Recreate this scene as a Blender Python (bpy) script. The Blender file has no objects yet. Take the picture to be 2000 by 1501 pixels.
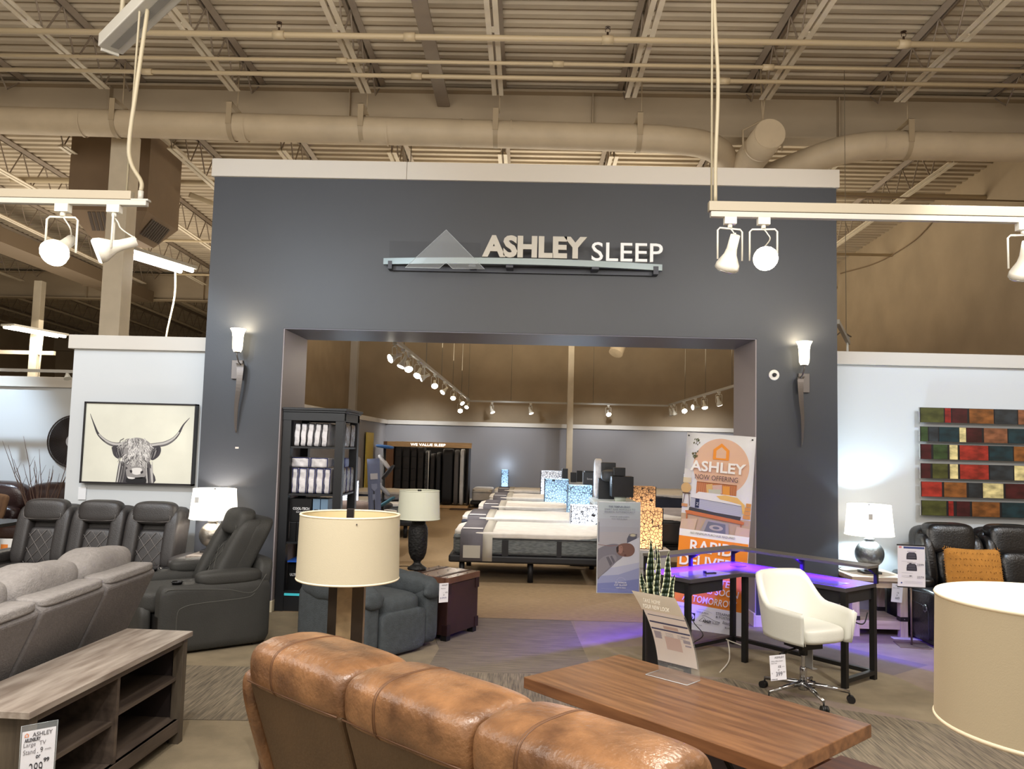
import bpy, math, random
from mathutils import Vector, Matrix
random.seed(7)
PI=math.pi
SC=bpy.context.scene
COL=SC.collection
# ---------------------------------------------------------------- camera, world, exposure, lamps and fill lights
def make_camera():
    yaw,pit,rol=-0.02072326,0.07688004,0.02551977
    cy,sy,cp,sp,cr,sr=math.cos(yaw),math.sin(yaw),math.cos(pit),math.sin(pit),math.cos(rol),math.sin(rol)
    f=Vector((sy*cp,cy*cp,sp)); r=Vector((cy,-sy,0)); u=r.cross(f)
    r2=r*cr+u*sr; u2=-r*sr+u*cr
    m=Matrix(((r2.x,u2.x,-f.x,0),(r2.y,u2.y,-f.y,0),(r2.z,u2.z,-f.z,1.7),(0,0,0,1)))
    c=bpy.data.cameras.new('camera'); c.sensor_width=36; c.lens=1550/2000*36; c.clip_start=.05; c.clip_end=200
    o=bpy.data.objects.new('camera',c); COL.objects.link(o); o.matrix_world=m; SC.camera=o
make_camera()
w=bpy.data.worlds.new('world'); SC.world=w; w.use_nodes=True
bg=w.node_tree.nodes['Background']; bg.inputs[0].default_value=(1.0,.93,.84,1); bg.inputs[1].default_value=.40
SC.view_settings.view_transform='Standard'; SC.view_settings.look='None'; SC.view_settings.gamma=1; SC.view_settings.use_curve_mapping=False
SC.view_settings.exposure=0.70
WARM=(1,.90,.78); NEUT=(1,.97,.93); COOL=(.66,.82,1.0)
def light(kind,loc,power,color=WARM,target=None,size=.1,size_y=None,angle=60,blend=.6,rot=None):
    l=bpy.data.lights.new('lamp_or_fill_light',kind); l.energy=power; l.color=color
    if kind=='AREA':
        l.size=size
        if size_y: l.shape='RECTANGLE'; l.size_y=size_y
    elif kind=='SPOT': l.spot_size=math.radians(angle); l.spot_blend=blend; l.shadow_soft_size=size
    else: l.shadow_soft_size=size
    o=bpy.data.objects.new('lamp_or_fill_light',l); COL.objects.link(o); o.location=loc
    if target is not None: o.rotation_euler=(Vector(target)-Vector(loc)).to_track_quat('-Z','Y').to_euler()
    elif rot: o.rotation_euler=rot
    return o
# ceiling fixtures of the part of the shop behind and beside the camera
light('AREA',(-1.0,1.0,4.6),190,(1,.94,.87),target=(-1.0,1.01,0),size=7,size_y=2.5)
light('AREA',(-6.5,4.5,4.6),110,(1,.95,.9),target=(-6.5,4.51,0),size=2,size_y=4)
light('AREA',(6.2,3.5,4.6),110,(1,.95,.9),target=(6.2,3.51,0),size=2,size_y=4)
light('AREA',(-10,20,4.6),160,(1,.88,.70),target=(-10,20.1,0),size=5,size_y=8)
# added area lights facing up, in place of bounce onto the open roof
light('AREA',(-1.0,.2,3.6),430,(1,.94,.86),target=(-1.0,3.6,9),size=10,size_y=2.5)
light('AREA',(-9,15,3.2),190,(1,.90,.76),target=(-9,15.1,9),size=6,size_y=8)
# track spots behind the camera that wash the portal and the furniture
for loc,tg,pw,ang,c in [((-3.4,3.2,3.9),(-2.4,7.9,3.5),70,46,COOL),((3.2,3.6,3.9),(1.9,7.9,3.4),50,50,NEUT),
    ((0,1.6,3.9),(-.9,3.2,.7),70,60,NEUT),((1.6,1.4,3.9),(1.0,3.3,.6),70,55,NEUT),((-1.2,2.2,3.9),(-2.0,4.2,.6),70,60,NEUT),
    ((2.6,3.4,3.9),(2.0,5.8,.5),80,52,NEUT),((-.6,3.8,3.9),(-1.2,6.8,.4),45,50,NEUT),((-4.0,5.0,3.9),(-4.1,8.2,1.6),70,60,COOL),
    ((-3.4,5.2,3.9),(-3.6,7.2,.6),45,55,NEUT),((4.6,5.4,3.9),(4.5,8.3,1.8),70,60,COOL),((-7.9,9.4,3.9),(-8.2,11.5,1.3),170,60,COOL),((.6,5.0,3.9),(.2,7.6,0),45,60,NEUT)]:
    light('SPOT',loc,pw*2.0,c,target=tg,size=.06,angle=ang,blend=.7)
# ---------------------------------------------------------------- materials
def lin(c):
    return tuple(((x/255)/12.92 if x/255<=.04045 else ((x/255+.055)/1.055)**2.4) for x in c[:3])+(1,)
MC={}
def M(name,col,rough=.6,metal=0,var=0,vs=6,st=(1,1,1),bump=0,bs=80,emit=0,ecol=None,alpha=1,coat=0,trans=0,col2=None,detail=4,spec=.5,bst=None,sheer=0):
    if name in MC: return MC[name]
    m=bpy.data.materials.new(name); m.use_nodes=True; nt=m.node_tree; b=nt.nodes['Principled BSDF']
    I=b.inputs
    I['Base Color'].default_value=lin(col); I['Roughness'].default_value=rough; I['Metallic'].default_value=metal
    I['Specular IOR Level'].default_value=spec
    if coat: I['Coat Weight'].default_value=coat; I['Coat Roughness'].default_value=.15
    if trans: I['Transmission Weight'].default_value=trans; I['IOR'].default_value=1.3
    if alpha<1: I['Alpha'].default_value=alpha
    if emit: I['Emission Color'].default_value=lin(ecol or col); I['Emission Strength'].default_value=emit
    def tex(scale,stretch,det=4):
        tc=nt.nodes.new('ShaderNodeTexCoord'); mp=nt.nodes.new('ShaderNodeMapping'); mp.inputs['Scale'].default_value=stretch
        n=nt.nodes.new('ShaderNodeTexNoise'); n.inputs['Scale'].default_value=scale; n.inputs['Detail'].default_value=det
        nt.links.new(tc.outputs['Object'],mp.inputs[0]); nt.links.new(mp.outputs[0],n.inputs['Vector']); return n
    if var or col2:
        n=tex(vs,st,detail); r=nt.nodes.new('ShaderNodeValToRGB')
        c1=lin(col); 
        if col2: ca,cb=c1,lin(col2)
        else: ca=tuple(x*(1-var) for x in c1[:3])+(1,); cb=tuple(min(1,x*(1+var)) for x in c1[:3])+(1,)
        r.color_ramp.elements[0].position=.32; r.color_ramp.elements[1].position=.68
        r.color_ramp.elements[0].color=ca; r.color_ramp.elements[1].color=cb
        nt.links.new(n.outputs['Fac'],r.inputs[0]); nt.links.new(r.outputs[0],I['Base Color'])
    if bump:
        n=tex(bs,bst or (1,1,1),3); bp=nt.nodes.new('ShaderNodeBump'); bp.inputs['Strength'].default_value=bump; bp.inputs['Distance'].default_value=.01
        nt.links.new(n.outputs['Fac'],bp.inputs['Height']); nt.links.new(bp.outputs[0],I['Normal'])
    if sheer:
        tr=nt.nodes.new('ShaderNodeBsdfTranslucent'); tr.inputs[0].default_value=lin(col); mx=nt.nodes.new('ShaderNodeMixShader'); mx.inputs[0].default_value=sheer
        nt.links.new(b.outputs[0],mx.inputs[1]); nt.links.new(tr.outputs[0],mx.inputs[2]); nt.links.new(mx.outputs[0],nt.nodes['Material Output'].inputs[0])
    MC[name]=m; return m
def F(r,g,b,rough=.7,emit=0):           # plain printed colour
    return M('print_%d_%d_%d_%g'%(r,g,b,emit),(r,g,b),rough,emit=emit)
# ---------------------------------------------------------------- mesh builder
class MB:
    def __init__(s): s.v=[]; s.f=[]; s.mi=[]; s.sm=[]
    def add(s,vs,fs,mi=0,sm=False):
        o=len(s.v); s.v+=[tuple(v) for v in vs]
        for f in fs: s.f.append(tuple(i+o for i in f)); s.mi.append(mi); s.sm.append(sm)
        return s
    def box(s,x0,x1,y0,y1,z0,z1,mi=0):
        if x0>x1:x0,x1=x1,x0
        if y0>y1:y0,y1=y1,y0
        if z0>z1:z0,z1=z1,z0
        return s.add([(x0,y0,z0),(x1,y0,z0),(x1,y1,z0),(x0,y1,z0),(x0,y0,z1),(x1,y0,z1),(x1,y1,z1),(x0,y1,z1)],
            [(0,3,2,1),(4,5,6,7),(0,1,5,4),(1,2,6,5),(2,3,7,6),(3,0,4,7)],mi)
    def obox(s,c,size,R=None,mi=0):
        R=R or Matrix.Identity(3); c=Vector(c); a,b,d=[x/2 for x in size]
        vs=[c+R@Vector(p) for p in [(-a,-b,-d),(a,-b,-d),(a,b,-d),(-a,b,-d),(-a,-b,d),(a,-b,d),(a,b,d),(-a,b,d)]]
        return s.add(vs,[(0,3,2,1),(4,5,6,7),(0,1,5,4),(1,2,6,5),(2,3,7,6),(3,0,4,7)],mi)
    def bar(s,p0,p1,w,h=None,mi=0):      # square bar between two points
        p0,p1=Vector(p0),Vector(p1); d=p1-p0; L=d.length; h=h or w
        z=d.normalized(); up=Vector((0,0,1)) if abs(z.z)<.95 else Vector((0,1,0))
        x=z.cross(up).normalized(); y=x.cross(z)
        R=Matrix((x,y,z)).transposed()
        return s.obox((p0+p1)/2,(w,h,L),R,mi)
    def cyl(s,p0,p1,r0,r1=None,n=16,mi=0,caps=True,sm=True):
        r1=r0 if r1 is None else r1
        return s.tube([p0,p1],[r0,r1],n,mi,caps,sm)
    def tube(s,pts,r,n=8,mi=0,caps=True,sm=True):
        pts=[Vector(p) for p in pts]; k=len(pts); rs=r if isinstance(r,(list,tuple)) else [r]*k
        vs=[];prev=None
        for i,p in enumerate(pts):
            t=(pts[min(i+1,k-1)]-pts[max(i-1,0)]); t=t.normalized() if t.length>1e-9 else Vector((0,0,1))
            if prev is None:
                a=Vector((0,0,1)) if abs(t.z)<.9 else Vector((1,0,0)); x=t.cross(a).normalized()
            else:
                x=(prev-t*prev.dot(t)); x=x.normalized() if x.length>1e-6 else t.orthogonal().normalized()
            prev=x; y=t.cross(x)
            for j in range(n):
                a=2*PI*j/n; vs.append(p+(x*math.cos(a)+y*math.sin(a))*rs[i])
        fs=[(i*n+j,i*n+(j+1)%n,(i+1)*n+(j+1)%n,(i+1)*n+j) for i in range(k-1) for j in range(n)]
        s.add(vs,fs,mi,sm)
        if caps:
            o=len(s.v)-k*n
            s.f.append(tuple(o+j for j in reversed(range(n)))); s.mi.append(mi); s.sm.append(False)
            s.f.append(tuple(o+(k-1)*n+j for j in range(n))); s.mi.append(mi); s.sm.append(False)
        return s
    def lathe(s,prof,c=(0,0,0),n=24,mi=0,sm=True,sx=1,sy=1,a0=0):
        vs=[];k=len(prof)
        for r,z in prof:
            for j in range(n):
                a=a0+2*PI*j/n; vs.append((c[0]+r*math.cos(a)*sx,c[1]+r*math.sin(a)*sy,c[2]+z))
        fs=[(i*n+j,i*n+(j+1)%n,(i+1)*n+(j+1)%n,(i+1)*n+j) for i in range(k-1) for j in range(n)]
        return s.add(vs,fs,mi,sm)
    def prism(s,poly,ax,d0,d1,mi=0):     # polygon (a,b) in the plane across axis ax, extruded d0..d1
        def P(a,b,d): return {'x':(d,a,b),'y':(a,d,b),'z':(a,b,d)}[ax]
        n=len(poly); vs=[P(a,b,d0) for a,b in poly]+[P(a,b,d1) for a,b in poly]
        fs=[tuple(range(n)),tuple(reversed(range(n,2*n)))]+[(i,i+n,(i+1)%n+n,(i+1)%n) for i in range(n)]
        return s.add(vs,fs,mi)
    def sbox(s,c,size,e=5,n=8,mi=0,fn=None,puff=0):   # rounded upholstery block
        a,b,d=[x/2 for x in size]; idx={}; vs=[]; fs=[]
        def vid(p):
            if p not in idx:
                q=[(2*t/n-1) for t in p]
                k=(sum(abs(t)**e for t in q))**(1/e); q=[t/k for t in q]
                if puff:
                    m=1+puff*(1-min(1,abs(q[0])**4+abs(q[1])**4+abs(q[2])**4-1 if 0 else 0))
                v=Vector((q[0]*a,q[1]*b,q[2]*d))
                if fn: v=Vector(fn(v))
                idx[p]=len(vs); vs.append((v.x+c[0],v.y+c[1],v.z+c[2]))
            return idx[p]
        for i in range(n):
            for j in range(n):
                for (A,B,Cc,D,fl) in (((i,j,0),(i+1,j,0),(i+1,j+1,0),(i,j+1,0),1),((i,j,n),(i+1,j,n),(i+1,j+1,n),(i,j+1,n),0),
                    ((i,0,j),(i+1,0,j),(i+1,0,j+1),(i,0,j+1),0),((i,n,j),(i+1,n,j),(i+1,n,j+1),(i,n,j+1),1),
                    ((0,i,j),(0,i+1,j),(0,i+1,j+1),(0,i,j+1),1),((n,i,j),(n,i+1,j),(n,i+1,j+1),(n,i,j+1),0)):
                    q=[vid(A),vid(B),vid(Cc),vid(D)]
                    fs.append(tuple(reversed(q)) if fl else tuple(q))
        return s.add(vs,fs,mi,True)
    def grid(s,fn,nu,nv,mi=0,sm=True,thick=0):
        vs=[fn(i/nu,j/nv) for i in range(nu+1) for j in range(nv+1)]
        q=lambda i,j:i*(nv+1)+j
        fs=[(q(i,j),q(i+1,j),q(i+1,j+1),q(i,j+1)) for i in range(nu) for j in range(nv)]
        return s.add(vs,fs,mi,sm)
def link(o,parent=None):
    COL.objects.link(o)
    if parent is not None: o.parent=parent
    return o
def obj(name,mb,mats,parent=None,bevel=0,seg=2,loc=None,rot=None,solid=0,sub=0):
    me=bpy.data.meshes.new(name); me.from_pydata(mb.v,[],mb.f)
    if not isinstance(mats,(list,tuple)): mats=[mats]
    for m in mats: me.materials.append(m)
    me.polygons.foreach_set('material_index',mb.mi); me.polygons.foreach_set('use_smooth',mb.sm); me.update()
    o=bpy.data.objects.new(name,me); link(o,parent)
    if loc: o.location=loc
    if rot: o.rotation_euler=rot
    if solid:
        d=o.modifiers.new('solid','SOLIDIFY'); d.thickness=solid; d.offset=0
    if bevel:
        d=o.modifiers.new('bevel','BEVEL'); d.width=bevel; d.segments=seg; d.limit_method='ANGLE'; d.angle_limit=math.radians(50); d.harden_normals=False
    if sub:
        d=o.modifiers.new('sub','SUBSURF'); d.levels=sub; d.render_levels=sub
    return o
def tag(o,label,cat,group=None):
    o['label']=label; o['category']=cat
    if group: o['group']=group
    return o
def thing(name,label,cat,loc=(0,0,0),rz=0,group=None):
    o=bpy.data.objects.new(name,None); o.empty_display_size=.1; link(o); o.location=loc; o.rotation_euler=(0,0,rz)
    return tag(o,label,cat,group)
def struct(name,mb,mats,**k):
    o=obj(name,mb,mats,**k); o['kind']='structure'; return o
def kids(o): return [c for c in bpy.data.objects if c.parent==o]
def dup(root,loc,rz=None,label=None,rot=None,scale=None):
    def cp(o,p):
        c=o.copy(); COL.objects.link(c); c.parent=p
        for k in kids(o): cp(k,c)
        return c
    r=cp(root,None); r.location=loc
    if rz is not None: r.rotation_euler=(0,0,rz)
    if rot: r.rotation_euler=rot
    if scale: r.scale=scale
    if label: r['label']=label
    return r
def text(name,s,mat,parent,x0,x1,z0,z1=None,y=0,depth=.001,bold=0,rot=None,frame=None,italic=0,space=1.0):
    """lettering fitted to x0..x1 (and z0..z1) in the parent's local XZ plane, facing -Y"""
    cu=bpy.data.curves.new(name,'FONT'); cu.body=s; cu.size=1; cu.offset=bold; cu.extrude=0; cu.resolution_u=3; cu.shear=italic; cu.space_character=space
    o=bpy.data.objects.new(name+'_curve',cu); COL.objects.link(o)
    bpy.context.view_layer.update()
    me=bpy.data.meshes.new_from_object(o.evaluated_get(bpy.context.evaluated_depsgraph_get()))
    bpy.data.objects.remove(o); bpy.data.curves.remove(cu)
    xs=[v.co.x for v in me.vertices]; ys=[v.co.y for v in me.vertices]
    a,b,c,d=min(xs),max(xs),min(ys),max(ys); sx=(x1-x0)/(b-a); sz=sx if z1 is None else (z1-z0)/(d-c)
    for v in me.vertices:
        v.co=Vector((x0+(v.co.x-a)*sx,y,z0+(v.co.y-c)*sz))
        if frame: v.co=frame@v.co
    me.polygons.foreach_set('use_smooth',[False]*len(me.polygons)); me.name=name; me.materials.clear(); me.materials.append(mat)
    r=bpy.data.objects.new(name,me); link(r,parent)
    if depth:
        m=r.modifiers.new('solid','SOLIDIFY'); m.thickness=depth; m.offset=0
    return r
def Rz(a): return Matrix.Rotation(a,3,'Z')
def arc(cx,cz,r,a0,a1,n): return [(cx+r*math.cos(a0+(a1-a0)*i/n),cz+r*math.sin(a0+(a1-a0)*i/n)) for i in range(n+1)]
def hose(pts,n=8):                      # smooth a polyline (Catmull-Rom)
    P=[Vector(p) for p in pts]; P=[P[0]*2-P[1]]+P+[P[-1]*2-P[-2]]; out=[]
    for i in range(1,len(P)-2):
        for k in range(n):
            t=k/n; a,b,c,d=P[i-1:i+3]
            out.append(.5*((2*b)+(c-a)*t+(2*a-5*b+4*c-d)*t*t+(3*b-a-3*c+d)*t**3))
    out.append(P[-2]); return out
# ---------------------------------------------------------------- setting
m_tan=M('tan_paint',(164,146,120),.8,var=.10,vs=1.2,bump=.15,bs=30)
m_deck=M('deck_paint',(176,162,140),.65,var=.14,vs=3,st=(.3,2,1))
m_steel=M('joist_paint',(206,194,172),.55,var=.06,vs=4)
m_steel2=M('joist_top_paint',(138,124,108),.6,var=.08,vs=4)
m_beam=M('beam_paint',(162,146,122),.7,var=.10,vs=2,st=(.4,1,1))
m_char=M('charcoal_wall_paint',(58,61,67),.42,var=.03,vs=2,bump=.05,bs=150)
m_cap=M('white_trim_paint',(200,194,184),.55)
m_white=M('white_wall_paint',(200,203,204),.65,bump=.05,bs=150)
m_grey=M('sleep_room_paint',(132,130,132),.6)
m_reveal=M('reveal_paint',(158,150,152),.5)
m_soffit=M('soffit_paint',(92,92,104),.45)
m_base=M('baseboard_cream',(214,204,176),.5)
m_beige=M('carpet_beige',(132,119,96),.95,var=.14,vs=5,bump=.5,bs=220)
m_sleepc=M('carpet_tan',(146,122,90),.95,var=.16,vs=60,st=(.25,1,1),bump=.5,bs=220)
m_strH=M('carpet_striped_across',(90,81,70),.95,col2=(128,116,99),vs=85,st=(.055,1,1),detail=7,bump=.5,bs=200)
m_strV=M('carpet_striped_along',(84,76,64),.95,col2=(136,124,104),vs=85,st=(1,.06,1),detail=7,bump=.5,bs=200)
m_mauve=M('carpet_mauve',(112,100,102),.95,var=.10,vs=5,bump=.5,bs=220)
m_pink=M('carpet_pinkish',(134,118,106),.95,var=.12,vs=5,bump=.5,bs=220)
def poly(mb,pts,z,mi): mb.add([(x,y,z) for x,y in pts],[tuple(range(len(pts)))],mi)
fl=MB(); fl.box(-20,7.6,-4,34,-.1,0,0)
poly(fl,[(-6,7.98),(7.5,7.98),(7.5,23.6),(-6,23.6)],.002,1)
poly(fl,[(.5,4.5),(7.5,4.5),(7.5,7.97),(.5,7.97)],.0015,5)
poly(fl,[(-3.2,7.97),(-1.25,6.6),(-.72,6.05),(.5,6.12),(.47,7.97)],.0025,2) if 0 else poly(fl,[(-.95,7.97),(-.69,6.74),(-.72,6.05),(.55,6.12),(.47,7.97)],.0025,2)
poly(fl,[(-.72,6.05),(-1.1,4.2),(1.4,3.6),(1.5,5.2),(.55,6.12)],.0028,3)
poly(fl,[(-3,6.02),(-1.3,6.07),(-1.1,4.94),(-3,4.86)],.0025,3)
poly(fl,[(1.2,7.8),(2.34,7.77),(3.32,6.7),(2.88,6.36),(2.36,6.97),(1.5,7.15)],.0025,4)
poly(fl,[(1.55,6.15),(2.13,5.49),(2.65,5.25),(3.2,4.75),(3.6,3.2),(1.0,3.2),(1.0,5.9)],.0030,3)
poly(fl,[(.5,6.9),(1.5,7.15),(2.36,6.97),(2.88,6.36),(3.2,4.75),(2.65,5.25),(1.55,6.15),(.52,6.3)],.0022,0)
struct('floor',fl,[m_beige,m_sleepc,m_strH,m_strV,m_mauve,m_pink])
def zroof(y): return 6.86-.0235*y
rf=MB(); Y0,Y1,p=-3.0,33.0,.19; prof=[]; y=Y0
while y<Y1:
    prof+=[(y,0),(y+.085,0),(y+.105,.045),(y+.17,.045)]; y+=p
vs=[]; 
for (yy,dz) in prof: vs+=[(-20,yy,zroof(yy)+dz),(7.62,yy,zroof(yy)+dz)]
rf.add(vs,[(2*i,2*i+1,2*i+3,2*i+2) for i in range(len(prof)-1)],0)
rf.add([(-20,Y0,zroof(Y0)+.12),(7.62,Y0,zroof(Y0)+.12),(7.62,Y1,zroof(Y1)+.12),(-20,Y1,zroof(Y1)+.12)],[(0,1,2,3)],0)
struct('ceiling',rf,m_deck)
# outer walls
struct('wall_right',MB().box(7.6,7.8,-3,33,0,6.95),m_tan)
struct('wall_far_side',MB().box(-20.2,-20,-3,33.2,0,7.0),m_tan)
struct('wall_back',MB().box(-20,7.8,33,33.2,0,6.3),m_tan)
struct('wall_sleep_room_rear',MB().box(-5.6,7.6,24,24.2,0,6.25),m_tan)
struct('wall_sleep_room_side',MB().box(-5.6,-5.4,14.2,24,0,6.4),m_tan)
# low grey partition of the sleep room with its white ledge
struct('wall_sleep_room_low_left',MB().box(-4.32,-4.2,9.2,23.5,0,2.25),m_grey)
struct('wall_sleep_room_low_rear',MB().box(-4.2,7.6,23.5,23.62,0,2.25),m_grey)
struct('trim_1',MB().box(-4.36,-4.14,9.2,23.44,2.25,2.37).box(-4.36,7.6,23.44,23.66,2.25,2.37),m_cap,bevel=.005)
struct('baseboard_sleep_room',MB().box(-4.2,-4.18,9.2,23.5,0,.12).box(-4.2,7.6,23.48,23.5,0,.12),m_base)
for i,(x,yy) in enumerate([(-5.3,23.9)]): struct('trim_%d'%(2+i),MB().box(x-.11,x+.11,yy-.15,yy+.1,2.3,6.3),m_cap)
# portal
W0,W1,PY0,PY1,OX0,OX1,OZ,PZ=-3.29,3.08,7.95,8.78,-2.5,2.28,2.835,4.39
pt=MB().box(W0,OX0,PY0,PY1,0,PZ).box(OX1,W1,PY0,PY1,0,PZ).box(OX0,OX1,PY0,PY1,OZ,PZ)
struct('wall_portal',pt,m_char)
struct('trim_4',MB().box(OX0,OX0+.012,PY0+.005,PY1+.01,0.0,OZ-.012).box(OX1-.012,OX1,PY0+.005,PY1+.01,0,OZ-.012),m_reveal)
struct('trim_5',MB().box(OX0,OX1,PY0+.005,PY1+.01,OZ-.012,OZ-.001),m_soffit)
cap=MB().box(W0-.025,-1.30,PY0-.03,PY1+.03,PZ,4.575).box(-1.297,W1+.025,PY0-.03,PY1+.03,PZ,4.575)
struct('trim_6',cap,m_cap,bevel=.004)
struct('baseboard_portal',MB().box(W0,OX0+.02,PY0-.015,PY0,0,.11).box(OX0,OX0+.02,PY0,PY1,0,.11).box(OX1-.02,W1,PY0-.015,PY0,0,.11).box(OX1-.03,OX1-.012,PY0-.015,PY1,0,.13),m_base,bevel=.003)
# white display partitions
struct('wall_left',MB().box(-4.79,W0-.001,8.22,8.34,0,2.62),m_white)
struct('trim_7',MB().box(-4.83,W0-.03,8.17,8.39,2.60,2.745),m_cap,bevel=.004)
struct('wall_left_return',MB().box(-4.79,-4.67,8.34,11.5,0,2.60),m_white)
struct('wall_far_left',MB().box(-12,-4.67,11.5,11.62,0,2.40),m_white)
struct('trim_8',MB().box(-12,-4.6,11.44,11.68,2.38,2.53),m_cap,bevel=.004)
struct('wall_right_partition',MB().box(W1+.001,7.6,8.3,8.42,0,2.64),m_white)
struct('trim_9',MB().box(W1+.03,7.6,8.25,8.47,2.63,2.765),m_cap,bevel=.004)
struct('baseboard_right',MB().box(W1+.02,7.6,8.285,8.3,0,.11),m_base)
# joists ------------------------------------------------------------------------------
JX=[-3.80+1.665*k for k in range(-9,7)]
def joist(x,ya,yb,label,grp):
    t=thing('roof_joist',label,'joist',(x,ya,zroof(ya)-.52),0,grp)
    zz=lambda y,h:zroof(y)-h-(zroof(ya)-.52)
    top=MB(); bot=MB(); wb=MB(); L=yb-ya; hb=.56; e=.9
    for s in (-1,1):
        top.add([(s*.015,0,zz(ya,.01)),(s*.075,0,zz(ya,.01)),(s*.075,L,zz(yb,.01)),(s*.015,L,zz(yb,.01)),
                 (s*.015,0,zz(ya,.06)),(s*.075,0,zz(ya,.02)),(s*.075,L,zz(yb,.02)),(s*.015,L,zz(yb,.06))],
                [(0,1,2,3),(4,7,6,5),(0,4,5,1),(1,5,6,2),(2,6,7,3),(3,7,4,0)],0)
        bot.add([(s*.014,e,zz(ya+e,hb)),(s*.07,e,zz(ya+e,hb)),(s*.07,L-e,zz(yb-e,hb)),(s*.014,L-e,zz(yb-e,hb)),
                 (s*.014,e,zz(ya+e,hb-.05)),(s*.07,e,zz(ya+e,hb-.012)),(s*.07,L-e,zz(yb-e,hb-.012)),(s*.014,L-e,zz(yb-e,hb-.05))],
                [(0,1,2,3),(4,7,6,5),(0,4,5,1),(1,5,6,2),(2,6,7,3),(3,7,4,0)],0)
    n=int(L/.62)*2; pts=[]
    for i in range(n+1):
        y=L*i/n; h=.035 if i%2==0 else hb-.02
        if (i%2==1) and (y<e or y>L-e): h=.3
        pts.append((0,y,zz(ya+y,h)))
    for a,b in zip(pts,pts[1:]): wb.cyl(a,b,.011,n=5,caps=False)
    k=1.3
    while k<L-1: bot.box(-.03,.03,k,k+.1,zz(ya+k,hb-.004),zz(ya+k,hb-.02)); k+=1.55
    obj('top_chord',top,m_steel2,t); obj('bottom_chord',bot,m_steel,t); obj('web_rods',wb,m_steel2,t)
    return t
BAYS=[(-2.5,10.55,'front'),(10.65,21.9,'middle'),(22.1,32.9,'far')]
ordn=['first','second','third','fourth','fifth','sixth','seventh','eighth','ninth','tenth','eleventh','twelfth','thirteenth','fourteenth','fifteenth','sixteenth']
for ya,yb,nm in BAYS:
    xs=[x for x in JX if (x>-7.4 if nm=='front' else x>-19)]
    if nm=='far': xs=[x for x in xs if x<-5.7]
    for i,x in enumerate(xs): joist(x,ya,yb,'open-web steel roof joist in the %s bay, %s counting from the left'%(nm,ordn[i]),'open-web joists of the %s roof bay'%nm)
def girder(y,x0,x1,zt,h,lab,w=.26):
    mb=MB().box(x0,x1,y-w/2,y+w/2,zt-.03,zt).box(x0,x1,y-.012,y+.012,zt-h+.03,zt-.03).box(x0,x1,y-w/2,y+w/2,zt-h,zt-.03-(h-.06))
    k=x0+.8
    while k<x1: mb.box(k,k+.012,y-w/2+.02,y+w/2-.02,zt-h+.03,zt-.03); k+=3.33
    return tag(obj('steel_girder',mb,m_beam),lab,'beam')
girder(10.6,-20,7.6,zroof(10.6)-.07,.62,'wide tan steel girder crossing behind the large duct')
girder(22,-20,-5.7,zroof(22)-.07,.75,'far tan steel girder seen over the left partitions')
struct('trim_10',MB().box(-20,7.6,32.8,33,5.2,6.1),m_beam)
# steel columns
cl=MB().box(-.14,.14,-.14,.14,0,zroof(10.6)-.7); 
tag(obj('steel_column',cl,m_steel,loc=(-5.73,10.75,0),bevel=.008),'square tan steel column rising behind the white partition with the bull picture','column')
tag(obj('steel_column',MB().box(-.085,.085,-.085,.085,0,5.9),m_steel,loc=(1.22,22.9,0),bevel=.006),'slim tan column standing before the grey rear wall of the sleep room','column')
tag(obj('steel_column',MB().box(-.1,.1,-.1,.1,0,5.6).box(-.9,.5,-.05,.05,3.7,3.8),m_steel,loc=(-12.6,19.9,0),bevel=.006),'thin far column with a crossbar at the left edge of the ceiling view','column')
# ducts -------------------------------------------------------------------------------
m_duct=M('duct_paint',(192,174,146),.6,var=.07,vs=3,bump=.25,bs=14)
m_strap=M('duct_strap',(166,148,120),.55)
DT=thing('round_ductwork','round tan ductwork above the portal with a capped trunk end and two curving side runs','duct',(2.88,9.5,5.58))
def duct(name,pts,r,straps=(),seams=(),n=28,cap=True,parts=None):
    o=Vector((2.88,9.5,5.58)); P=[Vector(p)-o for p in pts]
    t=obj(name,MB().tube(P,r,n,0,cap),m_duct,DT)
    for s in straps:
        mb=MB(); x=s-o.x; yc=pts[0][1]-o.y; zc=pts[0][2]-o.z+(pts[-1][2]-pts[0][2])*(s-pts[0][0])/(pts[-1][0]-pts[0][0])
        zc=min((abs(Vector(p).x-s),Vector(p).z) for p in pts)[1]-o.z; yc=min((abs(Vector(p).x-s),Vector(p).y) for p in pts)[1]-o.y
        mb.tube([(x-.03,yc,zc),(x+.03,yc,zc)],r+.008,n,0,False)
        mb.box(x-.035,x+.035,yc-r-.012,yc-r-.004,zc-.02,zc+r+.10).box(x-.035,x+.035,yc+r+.004,yc+r+.012,zc-.02,zc+r+.10).box(x-.035,x+.035,yc-r-.012,yc+r+.012,zc+r+.095,zc+r+.10)
        mb.cyl((x+.04,yc,zc+r+.1),(x+.04,yc,zroof(10)-o.z),.008,n=6)
        obj('hanger_strap',mb,m_strap,t)
    for s in seams:
        x=s-o.x; zc=min((abs(Vector(p).x-s),Vector(p).z) for p in pts)[1]-o.z; yc=min((abs(Vector(p).x-s),Vector(p).y) for p in pts)[1]-o.y
        obj('seam_ring',MB().tube([(x-.012,yc,zc),(x+.012,yc,zc)],r+.006,n,0,False),m_duct,t)
    return t
dl=[(-9,10,5.75)]+[(x,10,5.755-.011*(x+4)) for x in (-7,-5,-3,-1,1,1.6)]+hose([(1.75,10.0,5.68),(2.15,10.08,5.67),(2.45,10.3,5.65),(2.62,10.65,5.6),(2.72,11.1,5.55)],5)
duct('side_run',dl,.175,[-5.45,-3.93,-2.23,-.5,1.34],[-5.9,-3.75,-1.9,-.95,-.3])
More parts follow.
